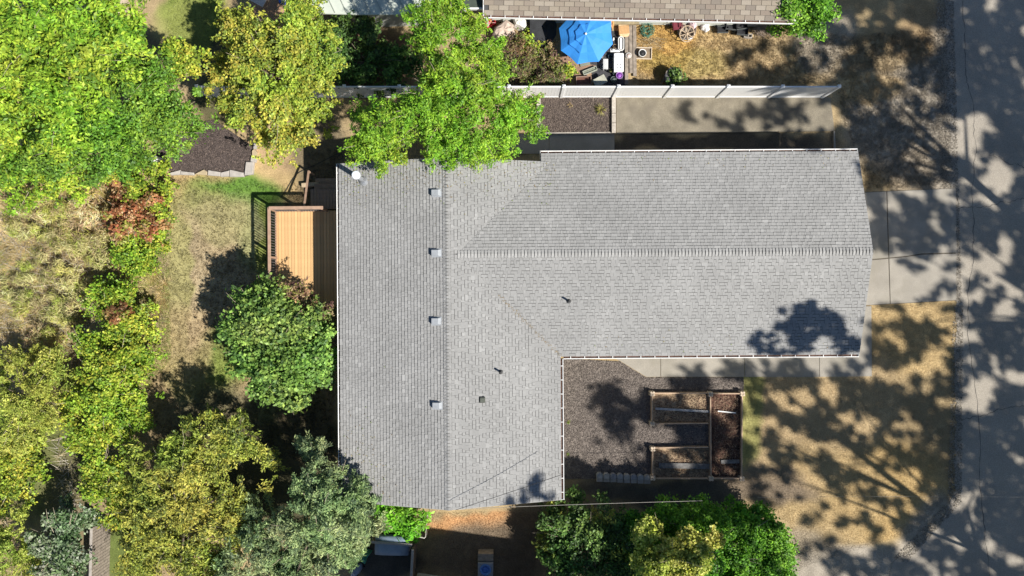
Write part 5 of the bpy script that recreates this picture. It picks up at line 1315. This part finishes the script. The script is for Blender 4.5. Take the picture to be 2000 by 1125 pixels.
# old fences
def board_fence(label, a, b, h, n, m, name='board_fence'):
    A = P(*a); B = P(*b); t = thing(name, label, 'fence', A); d = (B-A); L = d.length; d.normalize(); rz = math.atan2(d.y, d.x)
    t.rotation_euler = (0,0,rz); wv = L/n
    for k in range(n):
        m_ = MB(); m_.box((wv*(k+.5), rnd.uniform(-.006,.006), h/2+rnd.uniform(-.02,.02)), (wv-.012,.022,h), bev=.004); m_.build('board', m, t)
    for z_ in (.3, h-.2): boxpart(t, 'rail', (L/2,-.045,z_), (L,.05,.09), m)
    boxpart(t, 'cap_rail', (L/2,0,h+.035), (L,.12,.035), mat('silvered_rail', (.34,.31,.28), var=.2))
board_fence('weathered grey board fence between the silver shrub and the olive tree', (216,1010), (212,1180), 1.5, 28, M_old)
board_fence('dark weathered board fence on the right of the covered trailer', (815,1050), (808,1180), 1.5, 20, mat('dark_weathered', (.15,.12,.10), var=.3))
board_fence('short weathered fence behind the covered trailer', (735,1040), (812,1046), 1.2, 12, mat('dark_weathered', (0,0,0)))
pf = thing('pipe_frame', 'thin bent metal pipe rail at the corner of the side yard', 'rail', P(830,1050))
m_ = MB(); q = lambda a, b, z: P(a, b, z)-P(830,1050)
m_.tube([q(835,1005,1.0), q(831,1048,1.0)], .018, 6); m_.build('top_pipe', M_wire, pf)
m_ = MB(); m_.tube([q(831,1048,1.0), q(829,1051,.98), q(812,1047,.95)], .025, 6); m_.build('end_pipe', mat('bright_pipe', (.6,.57,.52)), pf)
for a, b in ((835,1005),(831,1049),(812,1047)):
    m_ = MB(); p_ = q(a,b,1.0); m_.tube([(p_.x,p_.y,0),(p_.x,p_.y,1.0)], .018, 6); m_.build('post', M_wire, pf)
ac = thing('cooling_unit', 'grey boxed unit with a round blue fan opening at the bottom edge', 'air conditioner', at(948,1113,.8)); ac.location.z = 0
boxpart(ac, 'housing', (0,0,.4), (.72,.62,.76), mat('blue_grey_metal', (.24,.26,.30), rough=.5)); lathe_obj(ac, 'fan_ring', [(.27,.79),(.27,.82),(.22,.82),(.22,.785)], mat('bright_blue', (.10,.22,.55), rough=.4), 20)
lathe_obj(ac, 'fan', [(.21,.786),(.05,.80),(0,.80)], mat('bright_blue_fan', (.06,.16,.5), rough=.4), 20)
boxpart(ac, 'wooden_lid', (0,.52,.34), (.74,.36,.62), M_old)

# ------------------------------------------------------------------ wires, hoses, scraps
def cable(name, label, pts, r, m, cat='cable'):
    P3 = [V(p) for p in pts]; c = P3[0].copy(); c.z = 0; out = []
    for i in range(len(P3)-1):
        p0 = P3[max(i-1,0)]; p1 = P3[i]; p2 = P3[i+1]; p3 = P3[min(i+2,len(P3)-1)]
        for k in range(6):
            t = k/6; out.append(.5*((2*p1)+(-p0+p2)*t+(2*p0-5*p1+4*p2-p3)*t*t+(-p0+3*p1-3*p2+p3)*t**3)-c)
    out.append(P3[-1]-c); mb = MB(); mb.tube(out, r, 5); o = mb.build(name, m); o.location = c; return tag(o, label, cat)
cable('overhead_cable', 'thin dark cable crossing the lower end of the grey roof', [P(700,1040,5.6), P(890,996,4.9), P(1000,960,4.75), P(1100,926,4.7), P(1500,790,5.4)][1:4], .011, M_cable)
cable('overhead_cable', 'pale cable running from the roof end above the bottom hedge', [P(880,996,3.6), P(1000,990,3.3), P(1200,983,3.1), P(1372,978,3.0)], .009, M_wire)
cable('overhead_cable', 'faint grey cable over the dry lawn and the road at the lower right', [P(1480,972,3.0), P(1650,970,3.2), P(1850,970,4), P(2010,971,5)], .0035, M_wire)
cable('garden_hose', 'thin black hose curving along the edge of the left lawn', [P(301,596,.03), P(309,602,.03), P(316,618,.03), P(318,632,.03)], .013, M_cable, 'hose')
cable('extension_cord', 'black cord running over bare soil from the roof corner to the deck shade', [P(690,282,.05), P(655,302,.05), P(620,320,.05), P(593,332,.05), P(575,345,.05), P(560,370,.05), P(548,386,.05)], .013, M_cable, 'cord')
cable('cord_loop', 'small loop of black cord in the shade beside the roof corner', [P(668,300,.05), P(660,305,.05), P(662,312,.05), P(669,308,.05), P(666,299,.05)], .013, M_cable, 'cord')
m_ = MB(); m_.box((0,0,.14), (.36,.30,.28), bev=.03); o = m_.build('white_block', mat('off_white', (.6,.6,.56), var=.1)); o.location = at(205,552); o.rotation_euler = (0,0,-.4); tag(o, 'off white block in the shade above the vine hedge', 'block')
for (px, py, z, lab, poly) in [(391,172,1.2,'torn white plastic sheet between the leafy tree and the fruit tree', [(378,170),(390,164),(402,166),(401,176),(388,179)]),
        (295,309,1.2,'scrap of white plastic at the lower edge of the leafy tree', [(287,304),(297,301),(304,310),(298,317),(289,312)])]:
    drape('plastic_scrap', lab, 'plastic scrap', poly, z, M_white, .2)
# top left yard bits
bd_ = thing('pale_board', 'pale flat board leaning at the top edge above the fruit tree', 'board', at(512,4,.5), -.5); boxpart(bd_, 'panel', (0,0,.5), (.8,.6,.03), mat('pinkish_board', (.62,.55,.5)))
for x_ in (-.3,.3): boxpart(bd_, 'leg', (x_,0,.24), (.04,.5,.48), M_old)
pot('blue_bucket', 'blue and white bucket at the top edge near the leaning planks', 552, 0, .2, .35, mat('blue_plastic', (.03,.12,.55), rough=.35), soil=M_white, cat='bucket')
for k, (a, b, lab) in enumerate([((575,-4),(617,30),'brown leaning plank nearest the pale metal roof'), ((566,-6),(606,29),'second brown plank left of the shed roof'), ((590,-6),(622,22),'dark thin plank against the shed wall')]):
    plank('loose_plank', lab, 'plank', a, b, .12, .05, M_old, .3+.1*k)
cable('wood_pole', 'pale wooden stake crossing the dirt patch at the top edge', [P(538,22,.6), P(548,8,.7), P(556,-3,.8)], .02, mat('pale_stake', (.6,.48,.3)), 'stake')
m_ = MB(); m_.tube([(0,0,0),(0,0,1.9)], .05, 8); o = m_.build('grey_post', mat('grey_post_metal', (.4,.42,.44))); o.location = P(272,92); tag(o, 'grey upright post in the gap right of the bright corner tree', 'post')
plank('cut_branch', 'bent pale metal tube in the shade right of the overhanging tree', 'tube', (963,119), (987,130), .03, .03, M_white, 1.2)
print('objects', len(bpy.data.objects), 'polys', sum(len(m.polygons) for m in bpy.data.meshes))
